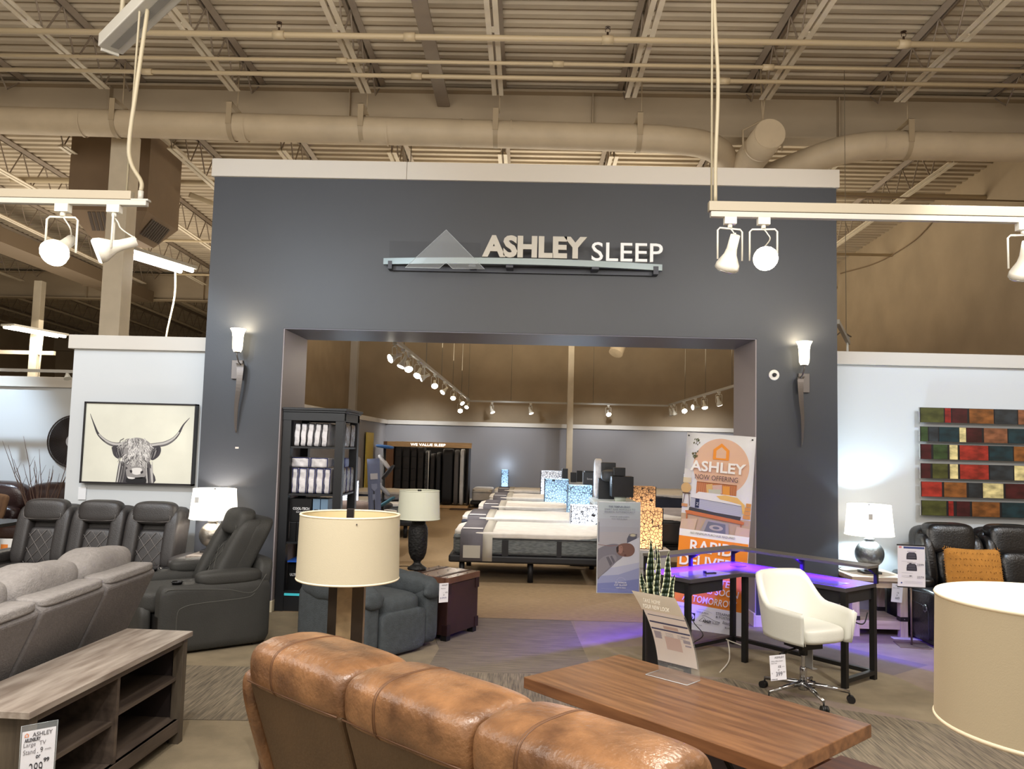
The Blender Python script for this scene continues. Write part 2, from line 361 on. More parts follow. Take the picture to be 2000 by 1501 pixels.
dr=[(9,10,5.66),(7.5,10,5.66),(5.2,10,5.66),(4.6,10.0,5.66)]+hose([(4.3,10.0,5.65),(3.95,10.1,5.61),(3.55,10.35,5.52),(3.2,10.75,5.45),(3.0,11.2,5.42)],5)
duct('side_run',dr,.18,[4.75],[5.3,4.45])
t=DT
obj('trunk_run',MB().tube([(0,0,0),(0,1.5,-.02),(0,9.5,-.2)],[.19,.21,.21],28,0,True),m_duct,t)
obj('end_cap',MB().tube([(0,-.012,0),(0,.0,0)],.185,28),m_duct,t)
obj('seam_ring',MB().tube([(0,.35,0),(0,.38,0)],.215,28,0,False),m_duct,t)
hb=MB().tube([(-.24,.3,-.1),(-.25,.3,.16),(0,.3,.30),(.25,.3,.14),(.24,.3,-.1)],.014,6).cyl((0,.3,.3),(-.03,.3,1.0),.01,n=6).cyl((0,.3,.3),(.06,.3,1.0),.01,n=6)
obj('hanger_strap',hb,m_strap,t)
t=thing('branch_duct','short round duct end poking down over the sleep room rear wall','duct',(2.45,22.4,4.38))
obj('duct_body',MB().tube([(0,0,0),(.25,.3,.62),(.5,.6,1.3)],.2,24),m_duct,t)
# pipes
m_pipe=M('sprinkler_pipe_paint',(190,172,140),.5)
m_head=M('sprinkler_brass',(70,52,40),.4,metal=.5)
def pipe(y,z,r,lab,heads=(),coup=(),dz=0):
    t=thing('sprinkler_pipe',lab,'pipe',(-9,y,z))
    obj('pipe_run',MB().tube([(0,0,0),(16.6,0,dz)],r,12),m_pipe,t)
    for x in coup: obj('coupling',MB().tube([(x+9-.06,0,dz*(x+9)/16.6),(x+9+.06,0,dz*(x+9)/16.6)],r+.014,12),m_pipe,t)
    for x in heads:
        a=x+9; z0=dz*a/16.6
        hd=obj('sprinkler_head',MB().cyl((a,0,z0+r),(a,0,z0+r+.05),.012,n=8).cyl((a,0,z0+r+.10),(a,0,z0+r+.105),.03,n=10).tube([(a-.02,0,z0+r+.05),(a-.025,0,z0+r+.08),(a,0,z0+r+.1)],.004,5).tube([(a+.02,0,z0+r+.05),(a+.025,0,z0+r+.08),(a,0,z0+r+.1)],.004,5),m_head,t)
    return t
pipe(8.1,6.0,.032,'thick sprinkler pipe nearest the viewer below the front joists',[-2.75,.75,3.85],[-2.75,-1.35,.75,3.85])
pipe(8.65,6.0,.02,'thin conduit pipe between the two sprinkler pipes',[],[-2.2,.25,2.6])
pipe(9.0,6.0,.024,'sprinkler pipe just in front of the wide girder',[],[-4.6,-1.4,2.2])
pipe(13.2,6.05,.05,'sprinkler main running behind the round ducts',[-1.1,.35,1.3],[-.6])
pipe(16.6,5.9,.03,'sprinkler branch pipe over the left partitions in the middle bay')
pipe(19.6,5.8,.03,'sprinkler branch pipe nearest the far girder')
for x0,y0,x1,y1,l in [(-5.75,12.9,-4.9,13.6,'stub pipe ending beside the left column')]:
    tag(obj('stub_pipe',MB().tube([(x0,y0,5.75),(x1,y1,5.55),(x1+.02,y1+.02,5.45)],.045,10),m_pipe),l,'pipe')
# flat duct running away in the left bay
tag(obj('flat_duct',MB().box(-.35,.35,0,8.1,-.3,.0).box(-.38,.38,2,2.06,-.33,.02).box(-.38,.38,6,6.06,-.33,.02),M('flat_duct_paint',(112,96,76),.7),loc=(-11.2,13.5,5.9),rot=(-.0235,0,-.05)),'long flat tan duct under the left roof bay','duct')
# flat purlin strip
struct('trim_11',MB().box(-1.34,-1.17,-2,10.4,6.56,6.59),m_steel2,rot=(-.0235,0,0))
# air unit plenum with grilles
t=thing('air_plenum','brown box plenum with slanted grilles hanging behind the left column','air vent',(-6.55,12.4,4.9))
m_pl=M('plenum_paint',(120,100,78),.7,var=.08,vs=2)
m_gr=M('grille_dark',(72,60,50),.6)
obj('plenum_box',MB().box(-.62,.62,-.55,.55,.25,1.55),m_pl,t)
obj('flange',MB().box(-.68,.68,-.6,.6,1.50,1.56),m_steel,t)
obj('hood',MB().add([(-.62,-.55,.25),(.62,-.55,.25),(.62,.55,.25),(-.62,.55,.25),(-.35,-.3,-.12),(.35,-.3,-.12),(.35,.3,-.12),(-.35,.3,-.12)],[(0,1,5,4),(1,2,6,5),(2,3,7,6),(3,0,4,7),(4,5,6,7)]),m_pl,t)
g=MB()
for k in range(9): g.obox((-.28+.07*k,-.455+.0,.10),(.05,.008,.30),Matrix.Rotation(math.radians(34),3,'X'))
obj('grille',g,m_gr,t)
g=MB()
for k in range(9): g.obox((.51,-.28+.07*k,.07),(.008,.05,.30),Matrix.Rotation(math.radians(36),3,'Y'))
obj('grille',g,m_gr,t)
# ---------------------------------------------------------------- track lights, fixtures
m_tw=M('track_white',(178,175,166),.4)
m_tc=M('track_channel_cream',(158,148,128),.45)
m_spw=M('spot_housing_white',(225,222,210),.4)
m_bulb=M('bulb_lit',(255,246,228),.4,emit=28)
m_bulb_off=M('bulb_reflector',(205,205,200),.25,metal=.6)
m_bulb_dim=M('bulb_face_glow',(255,248,235),.4,emit=3.5)
m_cable=M('conduit_cable',(158,148,124),.45)
m_rod=M('rod_grey',(120,112,96),.5)
def spot_head(label,loc,aim,lit=1,rz=0,s=1.0,group=None,power=0,ang=70,color=WARM,bracket=True):
    """yoke-mounted track spot; aim is a world direction"""
    t=thing('track_spotlight',label,'spotlight',loc,rz,group)
    ad=MB().box(-.03*s,.03*s,-.018*s,.018*s,-.035*s,0); ad.cyl((0,0,-.035*s),(0,0,-.055*s),.012*s,n=8)
    obj('track_adapter',ad,m_spw,t)
    d=(Rz(-rz)@Vector(aim)).normalized(); c=Vector((0,0,-.20*s))
    side=d.cross(Vector((0,0,1))); side=side.normalized() if side.length>.1 else Vector((1,0,0))
    w=.068*s
    y=MB(); y.tube([c-side*w+Vector((0,0,-.02*s)),c-side*w+Vector((0,0,.13*s)),c-side*(w-.012*s)+Vector((0,0,.142*s)),c+side*(w-.012*s)+Vector((0,0,.142*s)),c+side*w+Vector((0,0,.13*s)),c+side*w+Vector((0,0,-.02*s))],.005*s,6)
    obj('yoke',y,m_spw,t)
    b=c-d*.11*s
    h=MB(); h.tube([b,b+d*.07*s,b+d*.10*s,b+d*.15*s,b+d*.175*s],[.024*s,.026*s,.032*s,.058*s,.062*s],16)
    obj('lamp_socket',h,m_spw,t)
    f=MB(); f.tube([b+d*.176*s,b+d*.186*s],[.06*s,.052*s],20)
    obj('bulb_face',f,[m_bulb,m_bulb_dim,m_bulb_off][0 if lit==1 else (1 if lit==2 else 2)],t)
    if power: light('SPOT',Vector(loc)+Rz(rz)@(b+d*.21*s),power,color,target=Vector(loc)+Rz(rz)@(b+d*2),size=.05,angle=ang,blend=.6)
    wv=MB().tube(hose([(0,0,-.055*s),(.02*s,.0,-.08*s),(.035*s,.01,-.11*s),tuple(b+Vector((0,0,.01)))],4),.0035*s,5)
    obj('lead_wire',wv,m_spw,t)
    return t
# left track
t=thing('lighting_track','cream lighting track hanging at the left with two spotlights','light track',(-3.9,4,2.92))
obj('channel',MB().box(0,1.82,-.02,.02,0,.045),m_tc,t,bevel=.002)
obj('track_bar',MB().box(0,1.90,-.017,.017,-.03,-.001),m_tw,t,bevel=.002)
obj('end_feed',MB().cyl((1.862,0,0),(1.862,0,.05),.014,n=10).box(1.82,1.91,-.018,.018,-.005,.004),m_tw,t)
tag(obj('suspension_rod',MB().cyl((-2.12,4.012,2.965),(-2.10,4.03,zroof(4)-.55),.006,n=6),m_cable),'thin rod holding up the left lighting track','rod')
tag(obj('power_cable',MB().tube(hose([(-2.038,4,2.97),(-2.04,4,3.02),(-2.10,4,3.12),(-2.115,4,3.25),(-2.09,4,3.6),(-2.05,4,4.2),(-2.03,4,5.2),(-2.02,4,zroof(4)-.5)],6),.011,8),m_cable),'ribbed cable feeding the left lighting track','cable')
spot_head('lit track spotlight at the left shining towards the viewer',(-2.44,4,2.89),(.05,-.8,-.55),1,s=1.15,power=60,ang=80)
spot_head('lit track spotlight nearest the end of the left track, turned aside',(-2.17,4,2.89),(-.75,-.35,-.35),2,s=1.1,power=35,ang=70)
# right track
t=thing('lighting_track','cream lighting track hanging at the right with three spotlights','light track',(.9,4,2.93))
obj('channel',MB().box(0,2.6,-.02,.02,-.01,.04),m_tc,t,bevel=.002)
obj('track_bar',MB().box(.01,2.6,-.017,.017,-.04,-.012),m_tw,t,bevel=.002)
tag(obj('suspension_rod',MB().cyl((.915,4,2.97),(.905,4,zroof(4)-.55),.006,n=6),m_cable),'thin rod holding up the right lighting track','rod')
tag(obj('power_cable',MB().tube(hose([(.935,4,2.97),(.935,4,3.2),(.945,4,3.6),(.925,4,4.0),(.91,4,4.6),(.91,4,zroof(4)-.5)],6),.010,8),m_cable),'ribbed cable feeding the right lighting track','cable')
spot_head('unlit-looking spotlight at the left end of the right track aimed at the portal',(1.01,4,2.89),(-.12,.5,-.85),3,s=1.0,power=35,ang=60,color=NEUT)
spot_head('lit spotlight on the right track shining towards the viewer',(1.18,4,2.89),(-.1,-.9,-.35),1,s=1.0,power=60,ang=80)
spot_head('spotlight at the far right end of the track, cut by the frame',(2.49,4,2.89),(.1,.45,-.88),3,s=1.05,power=40,ang=70,color=NEUT)
# unlit strip housing top left
t=thing('strip_light','white unlit strip fixture hanging at the top left','light fixture',(-2.50,4.45,3.95),math.radians(-44))
obj('housing',MB().box(0,1.5,-.07,.07,0,.08),m_tw,t,bevel=.006)
obj('lamp_slot',MB().box(.06,1.44,-.02,.025,-.004,.002),M('slot_grey',(130,126,118),.4,metal=.3),t)
obj('end_plate',MB().box(-.015,.0,-.05,.05,-.015,.06),m_tw,t,bevel=.003)
tag(obj('flex_conduit',MB().tube([(-2.44,4.43,4.02),(-2.43,4.43,4.4),(-2.42,4.43,6.1)],.014,8),m_cable),'flexible conduit rising from the unlit strip fixture','cable')
# lit fluorescent pairs
m_tubel=M('fluorescent_lit',(255,250,235),.3,emit=14)
def fluo(label,loc,rz,L,pw=90):
    t=thing('fluorescent_fixture',label,'light fixture',loc,rz)
    obj('housing',MB().box(0,L,-.2,.2,.05,.10),m_tw,t,bevel=.004)
    for s in (-1,1): obj('fluorescent_tube',MB().cyl((.03,s*.12,.02),(L-.03,s*.12,.02),.03,n=10),m_tubel,t)
    light('AREA',(loc[0]+math.cos(rz)*L/2,loc[1]+math.sin(rz)*L/2,loc[2]-.05),pw,(1,.93,.8),target=(loc[0]+math.cos(rz)*L/2,loc[1]+math.sin(rz)*L/2+.001,0),size=L,size_y=.4)
    return t
fluo('bright twin-tube fixture hanging to the left of the portal',(-6.22,11.6,4.45),math.radians(72),1.5)
fluo('small lit twin-tube fixture low at the far left',(-12.5,18.6,4.2),math.radians(78),1.7,30)
tag(obj('power_cable',MB().tube(hose([(-5.85,12.75,4.52),(-5.83,12.75,4.0),(-5.86,12.6,3.3),(-5.88,12.6,2.6)],5),.015,6),M('cord_pale',(215,205,180),.5)),'pale cord dangling from the twin-tube fixture beside the portal','cable')
tag(obj('power_cable',MB().cyl((-12.25,19.6,4.2),(-12.3,19.6,2.7),.018,n=6),M('cord_pale',(215,205,180),.5)),'pale cord under the far left fixture','cable')
t=thing('lighting_track','low track with small white heads above the far left partition','light track',(-9.5,10.6,2.50))
obj('track_bar',MB().box(0,4.6,-.02,.02,.03,.07),m_tw,t)
for x in (1.9,3.25): obj('spot_lamp',MB().tube([(x,0,.03),(x,0,-.0),(x+.02,-.02,-.05)],[.02,.025,.05],10),m_spw,t)
t=thing('lighting_track','short track end poking up behind the right partition','light track',(3.80,9.5,3.06),math.radians(62))
obj('track_bar',MB().box(-.9,.12,-.02,.02,-.03,.02).box(.02,.08,-.02,.02,.02,.07),m_tw,t,rot=(0,math.radians(6),0))
obj('spot_yoke',MB().tube([(.0,0,-.03),(-.03,0,-.1),(-.03,0,-.2)],.008,6).tube([(.05,0,-.03),(.07,0,-.1),(.07,0,-.2)],.008,6),m_spw,t)
obj('suspension_rod',MB().cyl((-.1,0,0),(-.1,0,3.3),.004,n=5),m_rod,t)
tag(obj('power_cable',MB().tube(hose([(3.85,9.5,3.1),(3.74,9.5,3.16),(3.66,9.5,3.12),(3.62,9.5,3.3),(3.60,9.5,3.65),(3.52,9.52,3.74),(3.40,9.56,3.78),(3.0,9.6,3.75)],6),.007,6),M('cord_dark',(86,74,58),.6)),'thin brown cord hanging beside the portal above the right partition','cable')
for i,(pp,l) in enumerate([(hose([(7.57,19.3,6.1),(7.57,17.3,5.9),(7.57,15.6,5.95),(7.57,14.6,6.2),(7.57,14.1,6.1)],5),'sagging brown conduit along the tan wall at the right'),
    ([(3.3,11.9,5.62),(5.5,11.9,5.6),(7.58,11.9,5.58)],'straight thin conduit crossing to the tan wall at the right')]):
    tag(obj('wall_conduit',MB().tube(pp,.012,6),M('cord_tan',(128,106,80),.6)),l,'cable')
# ---------------------------------------------------------------- portal sign
m_bar=M('sign_bar_aluminium',(134,144,144),.35,metal=.55)
m_let=M('sign_letter_champagne',(176,172,162),.4,metal=.3)
m_letw=M('sign_letter_white',(236,238,240),.3)
m_acr=M('clear_acrylic',(225,232,236),.08,alpha=.11)
m_acr2=M('smoked_acrylic',(60,62,66),.1,alpha=.05)
t=thing('portal_sign','metal and acrylic ASHLEY SLEEP sign mounted high on the charcoal portal','sign',(0,7.95,3.55))
def bow(x): return -.10-.13*(1-((x+.09)/1.4)**2)
b=MB(); n=24
vs=[]
for i in range(n+1):
    x=-1.49+2.8*i/n; z=-.0-.006*i/n
    for dy,dz in ((0,.0),(0,-.062),(.045,-.062),(.045,.0)): vs.append((x,bow(x)+dy,z+dz))
b.add(vs,[(4*i+k,4*i+4+k,4*i+4+(k+1)%4,4*i+(k+1)%4) for i in range(n) for k in range(4)]+[(0,1,2,3),tuple(4*n+k for k in (3,2,1,0))])
obj('curved_bar',b,m_bar,t)
obj('bracket',MB().box(-1.44,-1.40,-.12,0,-.11,-.03).box(1.22,1.27,-.12,0,-.11,-.03).box(-.62,-.55,-.2,0,-.09,-.065).box(-.25,-.18,-.2,0,-.09,-.065).box(.6,.67,-.2,0,-.09,-.065).box(-1.40,1.25,-.045,-.035,-.11,-.05),M('sign_bracket_dark',(60,62,68),.4,metal=.4),t)
text('lettering','ASHLEY',m_let,t,-.49,.545,.002,.225,y=-.215,depth=.035,bold=.045,space=.98)
text('lettering','SLEEP',m_letw,t,.595,1.30,-.005,.185,y=-.175,depth=.03,bold=.006,space=1.02)
tri=[(-1.235,-.135),(-.845,.25),(-.455,-.135),(-.77,-.135),(-.835,-.075),(-.90,-.135)]
obj('acrylic_peak',MB().prism(tri,'y',-.30,-.292),m_acr,t)
obj('peak_edge',MB().tube([(x,-.296,z) for x,z in tri+[tri[0]]],.0025,4),M('acrylic_edge',(205,215,220),.3),t)
obj('back_panel',MB().box(-1.45,-.52,-.02,-.012,-.10,.20),m_acr2,t)
# ---------------------------------------------------------------- wall sconces
m_glass=M('frosted_glass_lit',(255,246,225),.4,emit=3.2,ecol=(255,240,205))
m_iron=M('brushed_iron',(112,106,102),.4,metal=.7)
def sconce(label,x,flip):
    t=thing('wall_sconce',label,'wall lamp',(x,7.93,2.36)); s=-1 if flip else 1
    obj('back_plate',MB().box(-.055+.06*s*0+.04*s*-1,.055-.04*s,-.012,.015,-.06,.13),m_iron,t,bevel=.003)
    sh=MB().lathe([(.0,.20),(.035,.202),(.047,.23),(.05,.28),(.052,.35),(.06,.40),(.078,.432),(.072,.432),(.054,.40),(.045,.35),(.043,.28),(.03,.215)],(0,-.13,0),24)
    obj('glass_shade',sh,m_glass,t)
    arm=MB().tube(hose([(0,-.13,.205),(0,-.13,.16),(s*.01,-.10,.10),(s*.015,-.04,.07),(s*-.02,-.0,.07)],4),.007,8).cyl((0,-.13,.195),(0,-.13,.21),.03,n=12)
    obj('arm',arm,m_iron,t)
    rib=MB(); P=hose([(s*-.02,-.02,.10),(s*.012,-.075,.08),(s*.02,-.09,.0),(s*.012,-.085,-.15),(s*-.01,-.06,-.33),(s*-.018,-.03,-.52),(s*-.012,-.02,-.60)],5)
    k=len(P); vs=[]
    for i,p in enumerate(P):
        w=.032*(1-(i/(k-1))**1.5)+.004
        vs+=[(p.x-w,p.y,p.z),(p.x+w,p.y+.012,p.z),(p.x+w,p.y+.018,p.z),(p.x-w,p.y+.006,p.z)]
    rib.add(vs,[(4*i+q,4*i+4+q,4*i+4+(q+1)%4,4*i+(q+1)%4) for i in range(k-1) for q in range(4)]+[(0,1,2,3)],0,False)
    obj('curled_leaf',rib,m_iron,t)
    light('POINT',(x,7.80,2.36+.42),5,(1,.85,.6),size=.04)
    return t
sconce('torch-shaped wall sconce on the left pillar of the portal',-2.905,False)
sconce('torch-shaped wall sconce on the right pillar of the portal',2.70,True)
t=thing('wall_sensor','small white round sensor with a black centre beside the right sconce','sensor',(2.45,7.95,2.47))
obj('plate',MB().tube([(0,-.014,0),(0,0,0)],[.05,.055],24),M('plastic_white',(235,234,228),.4),t)
obj('lens',MB().tube([(0,-.045,0),(0,-.014,0)],[.016,.022],16),M('plastic_black',(14,14,16),.25),t)
tag(obj('wall_tag',MB().box(0,.035,-.003,0,0,.018),m_cap,loc=(-2.93,7.949,1.60)),'tiny blank tag stuck on the left portal pillar','tag')
# ---------------------------------------------------------------- bull picture
t=thing('framed_picture','framed black and white picture of a long-horned shaggy bull on the white partition','picture',(-4.015,8.19,1.625))
m_blk=M('frame_black',(26,22,26),.4)
obj('frame',MB().box(-.585,.585,-.05,.025,.405,.42).box(-.585,.585,-.05,.025,-.42,-.405).box(-.585,-.572,-.05,.025,-.42,.42).box(.572,.585,-.05,.025,-.42,.42).box(-.58,.58,.0,.025,-.41,.41),m_blk,t)
obj('canvas',MB().box(-.57,.57,-.035,0,-.403,.403),M('canvas_cream',(216,214,198),.7,var=.05,vs=3),t)
# image coords: u 0..1 (left..right), v 0..1 (top..bottom) of the canvas
cu=lambda u,v:(-.57+1.14*u,.403-.806*v)
art=MB(); AM=[F(58,54,58),F(96,92,92),F(140,136,134),F(182,178,174),F(214,210,206),F(38,34,38),F(18,16,20)]
def strip(mb,pts,ws,mi,lay):
    vs=[];k=len(pts)
    for i,(u,v) in enumerate(pts):
        a=Vector(cu(*pts[max(i-1,0)]));b=Vector(cu(*pts[min(i+1,k-1)])); d=(b-a).normalized() if (b-a).length else Vector((1,0)); nn=Vector((-d.y,d.x))*ws[i]
        p=Vector(cu(u,v)); vs+=[(p.x+nn.x,-.0352-.0003*lay,p.y+nn.y),(p.x-nn.x,-.0352-.0003*lay,p.y-nn.y)]
    mb.add(vs,[(2*i,2*i+1,2*i+3,2*i+2) for i in range(k-1)],mi)
def sm2(pts,n=5): return [(p.x,p.y) for p in hose([(a,b,0) for a,b in pts],n)]
hl=sm2([(.04,.135),(.085,.28),(.13,.40),(.21,.49),(.29,.525),(.37,.515),(.42,.53)]); 
hr=sm2([(.955,.155),(.90,.25),(.865,.35),(.82,.43),(.75,.49),(.67,.515),(.60,.53)])
for h in (hl,hr):
    k=len(h); ws=[.002+.022*min(1,(i/k)*1.6) for i in range(k)]
    strip(art,h,ws,1,1); strip(art,h[:k//2],[w*.9 for w in ws[:k//2]],0,2)
    strip(art,[(u,v-.008) for u,v in h[k//3:]],[w*.45 for w in ws[k//3:]],3,3)
def blob(mb,pts,mi,lay):
    mb.add([(cu(u,v)[0],-.0352-.0003*lay,cu(u,v)[1]) for u,v in sm2(pts+[pts[0]],4)[:-1]],[tuple(range(len(pts)*4))],mi)
blob(art,[(.255,.56),(.30,.52),(.36,.53),(.37,.62),(.33,.70),(.28,.66)],0,2)
blob(art,[(.63,.53),(.69,.52),(.71,.58),(.69,.66),(.63,.71),(.61,.62)],0,2)
blob(art,[(.36,.80),(.42,.74),(.58,.74),(.63,.82),(.66,1.0),(.34,1.0)],0,2)
blob(art,[(.33,.56),(.38,.48),(.46,.43),(.54,.44),(.61,.50),(.64,.60),(.62,.70),(.58,.80),(.50,.84),(.42,.82),(.36,.72)],2,4)
rr=random.Random(3)
for i in range(210):
    u=rr.gauss(.485,.062); v=rr.uniform(.43,.74)
    if abs(u-.49)>.15-.6*max(0,v-.68): continue
    L=rr.uniform(.05,.13); sw=(u-.485)*.35
    pts=[(u+sw*j/5+.007*math.sin(j*1.7+i),v+L*j/5) for j in range(6)]
    strip(art,pts,[.0035,.0045,.004,.004,.003,.0015],rr.choice([1,2,3,3,4,4,3,0 if v>.6 else 4]),5+i*.02)
for i in range(90):
    sd=rr.choice((-1,1)); u=.485+sd*rr.uniform(.09,.15); v=rr.uniform(.72,.82)
    pts=[(u+sd*.02*j/4,v+(1.0-v)*j/4) for j in range(5)]
    strip(art,pts,[.003,.004,.004,.004,.003],rr.choice([0,1,2,3,5]),10+i*.02)
for i in range(40):
    sd=rr.choice((-1,1)); u=.485+sd*rr.uniform(.14,.20); v=rr.uniform(.54,.62)
    strip(art,[(u,v),(u-sd*.01,v+.05),(u-sd*.02,v+.09)],[.003,.004,.001],rr.choice([0,5,1,2]),10+i*.02)
blob(art,[(.40,.84),(.44,.80),(.50,.79),(.56,.81),(.59,.86),(.57,.93),(.50,.945),(.42,.935)],2,13)
blob(art,[(.455,.82),(.50,.81),(.545,.82),(.54,.88),(.50,.90),(.46,.88)],4,13.6)
blob(art,[(.435,.845),(.455,.84),(.46,.87),(.445,.875)],5,14); blob(art,[(.535,.86),(.555,.845),(.56,.87),(.54,.885)],5,14)
blob(art,[(.41,.94),(.50,.935),(.58,.93),(.58,1.0),(.42,1.0)],6,13); blob(art,[(.415,.925),(.45,.93),(.49,.94),(.47,.955),(.43,.95)],4,15)
obj('bull_print',art,AM,t)
t=thing('price_card','small white price card fixed to the white partition under the picture','price card',(-4.60,8.215,1.10))
obj('card',MB().box(-.04,.04,-.008,0,-.07,.06),F(225,226,228),t)
obj('holder',MB().box(-.045,.045,-.004,.0,-.02,.10),m_acr,t)
# ---------------------------------------------------------------- slat wall art
rows=[('#olive 0-.20,crimson .20-.26,wine .26-.42,amber .42-.66,slate .66-.9,wine .9-1.2'),]
P_={'olive':(66,68,32),'green':(46,64,34),'teal':(16,42,48),'slate':(38,44,48),'crimson':(130,30,26),'wine':(58,16,20),'amber':(122,74,34),'cream':(202,186,130),'red':(146,42,32),'rust':(124,78,52),'dark':(44,30,28)}
bands=[[(0,.23,'olive'),(.24,.30,'crimson'),(.31,.46,'wine'),(.48,.72,'amber'),(.73,.95,'slate'),(.96,1.2,'rust')],
 [(0,.07,'green'),(.08,.17,'slate'),(.18,.375,'teal'),(.38,.445,'cream'),(.45,.60,'wine'),(.62,.85,'rust'),(.86,1.2,'teal')],
 [(0,.10,'wine'),(.12,.26,'green'),(.28,.36,'cream'),(.38,.66,'red'),(.67,.9,'teal'),(.91,1.2,'amber')],
 [(0,.09,'wine'),(.11,.26,'olive'),(.28,.36,'cream'),(.38,.66,'red'),(.67,.9,'slate'),(.91,1.2,'cream')],
 [(0,.20,'red'),(.22,.44,'amber'),(.46,.59,'slate'),(.60,.80,'cream'),(.82,1.2,'wine')],
 [(0,.24,'olive'),(.26,.31,'crimson'),(.34,.47,'wine'),(.49,.76,'amber'),(.78,1.2,'teal')]]
zt=[2.2,2.005,1.825,1.63,1.445,1.255]; 
onm=['topmost','second from the top','third from the top','fourth from the top','fifth from the top','bottom']
for i,(z,bd) in enumerate(zip(zt,bands)):
    t=thing('painted_slat','%s board of the colour-block wall art on the right partition'%onm[i],'wall art',(4.02,8.25,z-.155),0,'colour-block art boards')
    obj('board',MB().box(0,1.25,-.030,-.008,0,.155).box(.02,1.25,-.008,.045,.06,.09),M('board_pale_edge',(176,174,170),.5),t)
    pa=MB(); ms=[]
    for j,(a,b,c) in enumerate(bd):
        pa.box(.008+a*1.03,.006+b*1.03,-.0345,-.0305,.004,.151,j)
        ms.append(M('paint_'+c,P_[c],.3,var=.45,vs=9,st=(1,1,2),coat=.3))
    pa.box(.001,1.25,-.0315,-.030,.001,.154,len(ms)); ms.append(M('board_dark',(26,24,26),.35)); obj('painted_panel',pa,ms,t)
# wire round art, far left
t=thing('round_wall_art','round dark woven wall art with a pale mirror centre, partly behind the white partition','wall art',(-6.60,11.46,1.60))
ra=MB()
for k in range(110):
    a=2*PI*k/110; ra.bar((.10*math.cos(a),-.01-.006*(k%2),.10*math.sin(a)),(.375*math.cos(a+.05),-.02,.375*math.sin(a+.05)),.010,.006)
ra.tube([(.375*math.cos(a),-.01,.375*math.sin(a)) for a in [2*PI*k/40 for k in range(41)]],.01,6)
obj('woven_rays',ra,M('woven_dark',(52,42,38),.6),t)
obj('backing',MB().tube([(0,.0,0),(0,.02,0)],.36,32),M('backing_dark',(34,28,27),.8),t)
obj('mirror',MB().tube([(0,-.02,0),(0,.0,0)],.10,24),M('mirror_pale',(190,190,195),.15,metal=.6),t)
# ---------------------------------------------------------------- upholstery
m_dg=M('faux_leather_dark_grey',(52,49,48),.42,var=.10,vs=6,bump=.25,bs=120)
m_dg2=M('suede_dark_grey',(50,50,48),.62,var=.12,vs=5,bump=.3,bs=140)
m_st=M('stitch_grey',(112,106,102),.7)
m_st2=M('stitch_soft_grey',(84,84,80),.7)
m_cupm=M('cup_ring',(40,40,42),.3,metal=.6)
m_foot=M('foot_black',(14,13,13),.5)
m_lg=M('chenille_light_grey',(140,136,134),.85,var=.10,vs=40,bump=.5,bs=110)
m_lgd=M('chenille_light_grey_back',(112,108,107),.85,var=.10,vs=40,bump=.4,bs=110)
m_fg=M('chenille_slate',(66,72,76),.85,var=.14,vs=22,bump=.5,bs=110)
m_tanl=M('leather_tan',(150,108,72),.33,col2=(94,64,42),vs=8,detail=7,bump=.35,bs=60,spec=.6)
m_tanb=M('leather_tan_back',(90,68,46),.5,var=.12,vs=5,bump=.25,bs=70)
m_tst=M('stitch_tan',(98,66,42),.6)
m_bl=M('leather_black',(15,15,17),.30,var=.12,vs=7,bump=.25,bs=60,spec=.6)
m_bst=M('stitch_charcoal',(58,58,62),.6)
m_choc=M('leather_chocolate',(54,36,33),.28,var=.15,vs=6,bump=.25,bs=50,spec=.6)
def lean(k,z0=0): return lambda v:(v.x,v.y+(v.z-z0)*k,v.z)
def power_seat(root,x,w,lm,sm,kn=.26,y0=.12,quilt=True,top=1.0,head=True,hz=.94):
    """one backrest with side bolsters, quilted panel, head cushion, and one seat cushion; seat faces -Y"""
    zc=(.44+top)/2; h=top-.44
    br=obj('backrest',MB().sbox((x,y0+.20,zc),(w,.20,h+.04),7,10,fn=lean(kn)),lm,root)
    for s in (-1,1): obj('side_bolster',MB().sbox((x+s*(w/2-.075),y0+.11,zc+.01),(.15,.22,h),4,10,fn=lean(kn)),lm,br)
    qw=w-.28; qn=MB().sbox((x,y0+.09,zc-.09),(qw+.04,.14,h-.20),6,10,fn=lean(kn))
    q=obj('quilted_panel',qn,lm,br)
    if quilt:
        sb=MB(); z0,z1=zc-.09-(h-.24)/2,zc-.09+(h-.24)/2; x0,x1=x-qw/2,x+qw/2; st=.105
        yf=lambda z:y0+.09-.072+(z-(zc-.09))*kn-.002
        for sg in (1,-1):
            c=-2.
            while c<2.:
                pts=[]
                for k in range(41):
                    xx=x0+(x1-x0)*k/40; zz=zc-.09+sg*(xx-x)*1.25+c
                    if z0<zz<z1: pts.append((xx,yf(zz),zz))
                if len(pts)>1: sb.tube([pts[0],pts[-1]],.0032,4)
                c+=st*1.25
        obj('diamond_stitching',sb,sm,q)
    if head:
        hd=obj('headrest',MB().sbox((x,y0+.09+kn*(hz-zc)-.03,hz),(w-.11,.17,.22),3.6,12,fn=lean(kn*.6)),lm,root)
        zz=hz-.055; P=[]
        for k in range(21):
            a=PI+PI*k/20; 
            P.append((x+(w/2-.085)*math.copysign(abs(math.cos(a))**.35,math.cos(a)),y0+.09+kn*(hz-zc)-.03-.086-.0,hz-.02+.06*-abs(math.sin(a))**.35))
        obj('seam_stitching',MB().tube(P,.0025,4),sm,hd)
    sc=obj('seat_cushion',MB().sbox((x,-.19,.39),(w-.01,.66,.20),5,10),lm,root)
    obj('footrest_panel',MB().sbox((x,-.47,.22),(w-.03,.10,.30),5,8),lm,root)
    return br
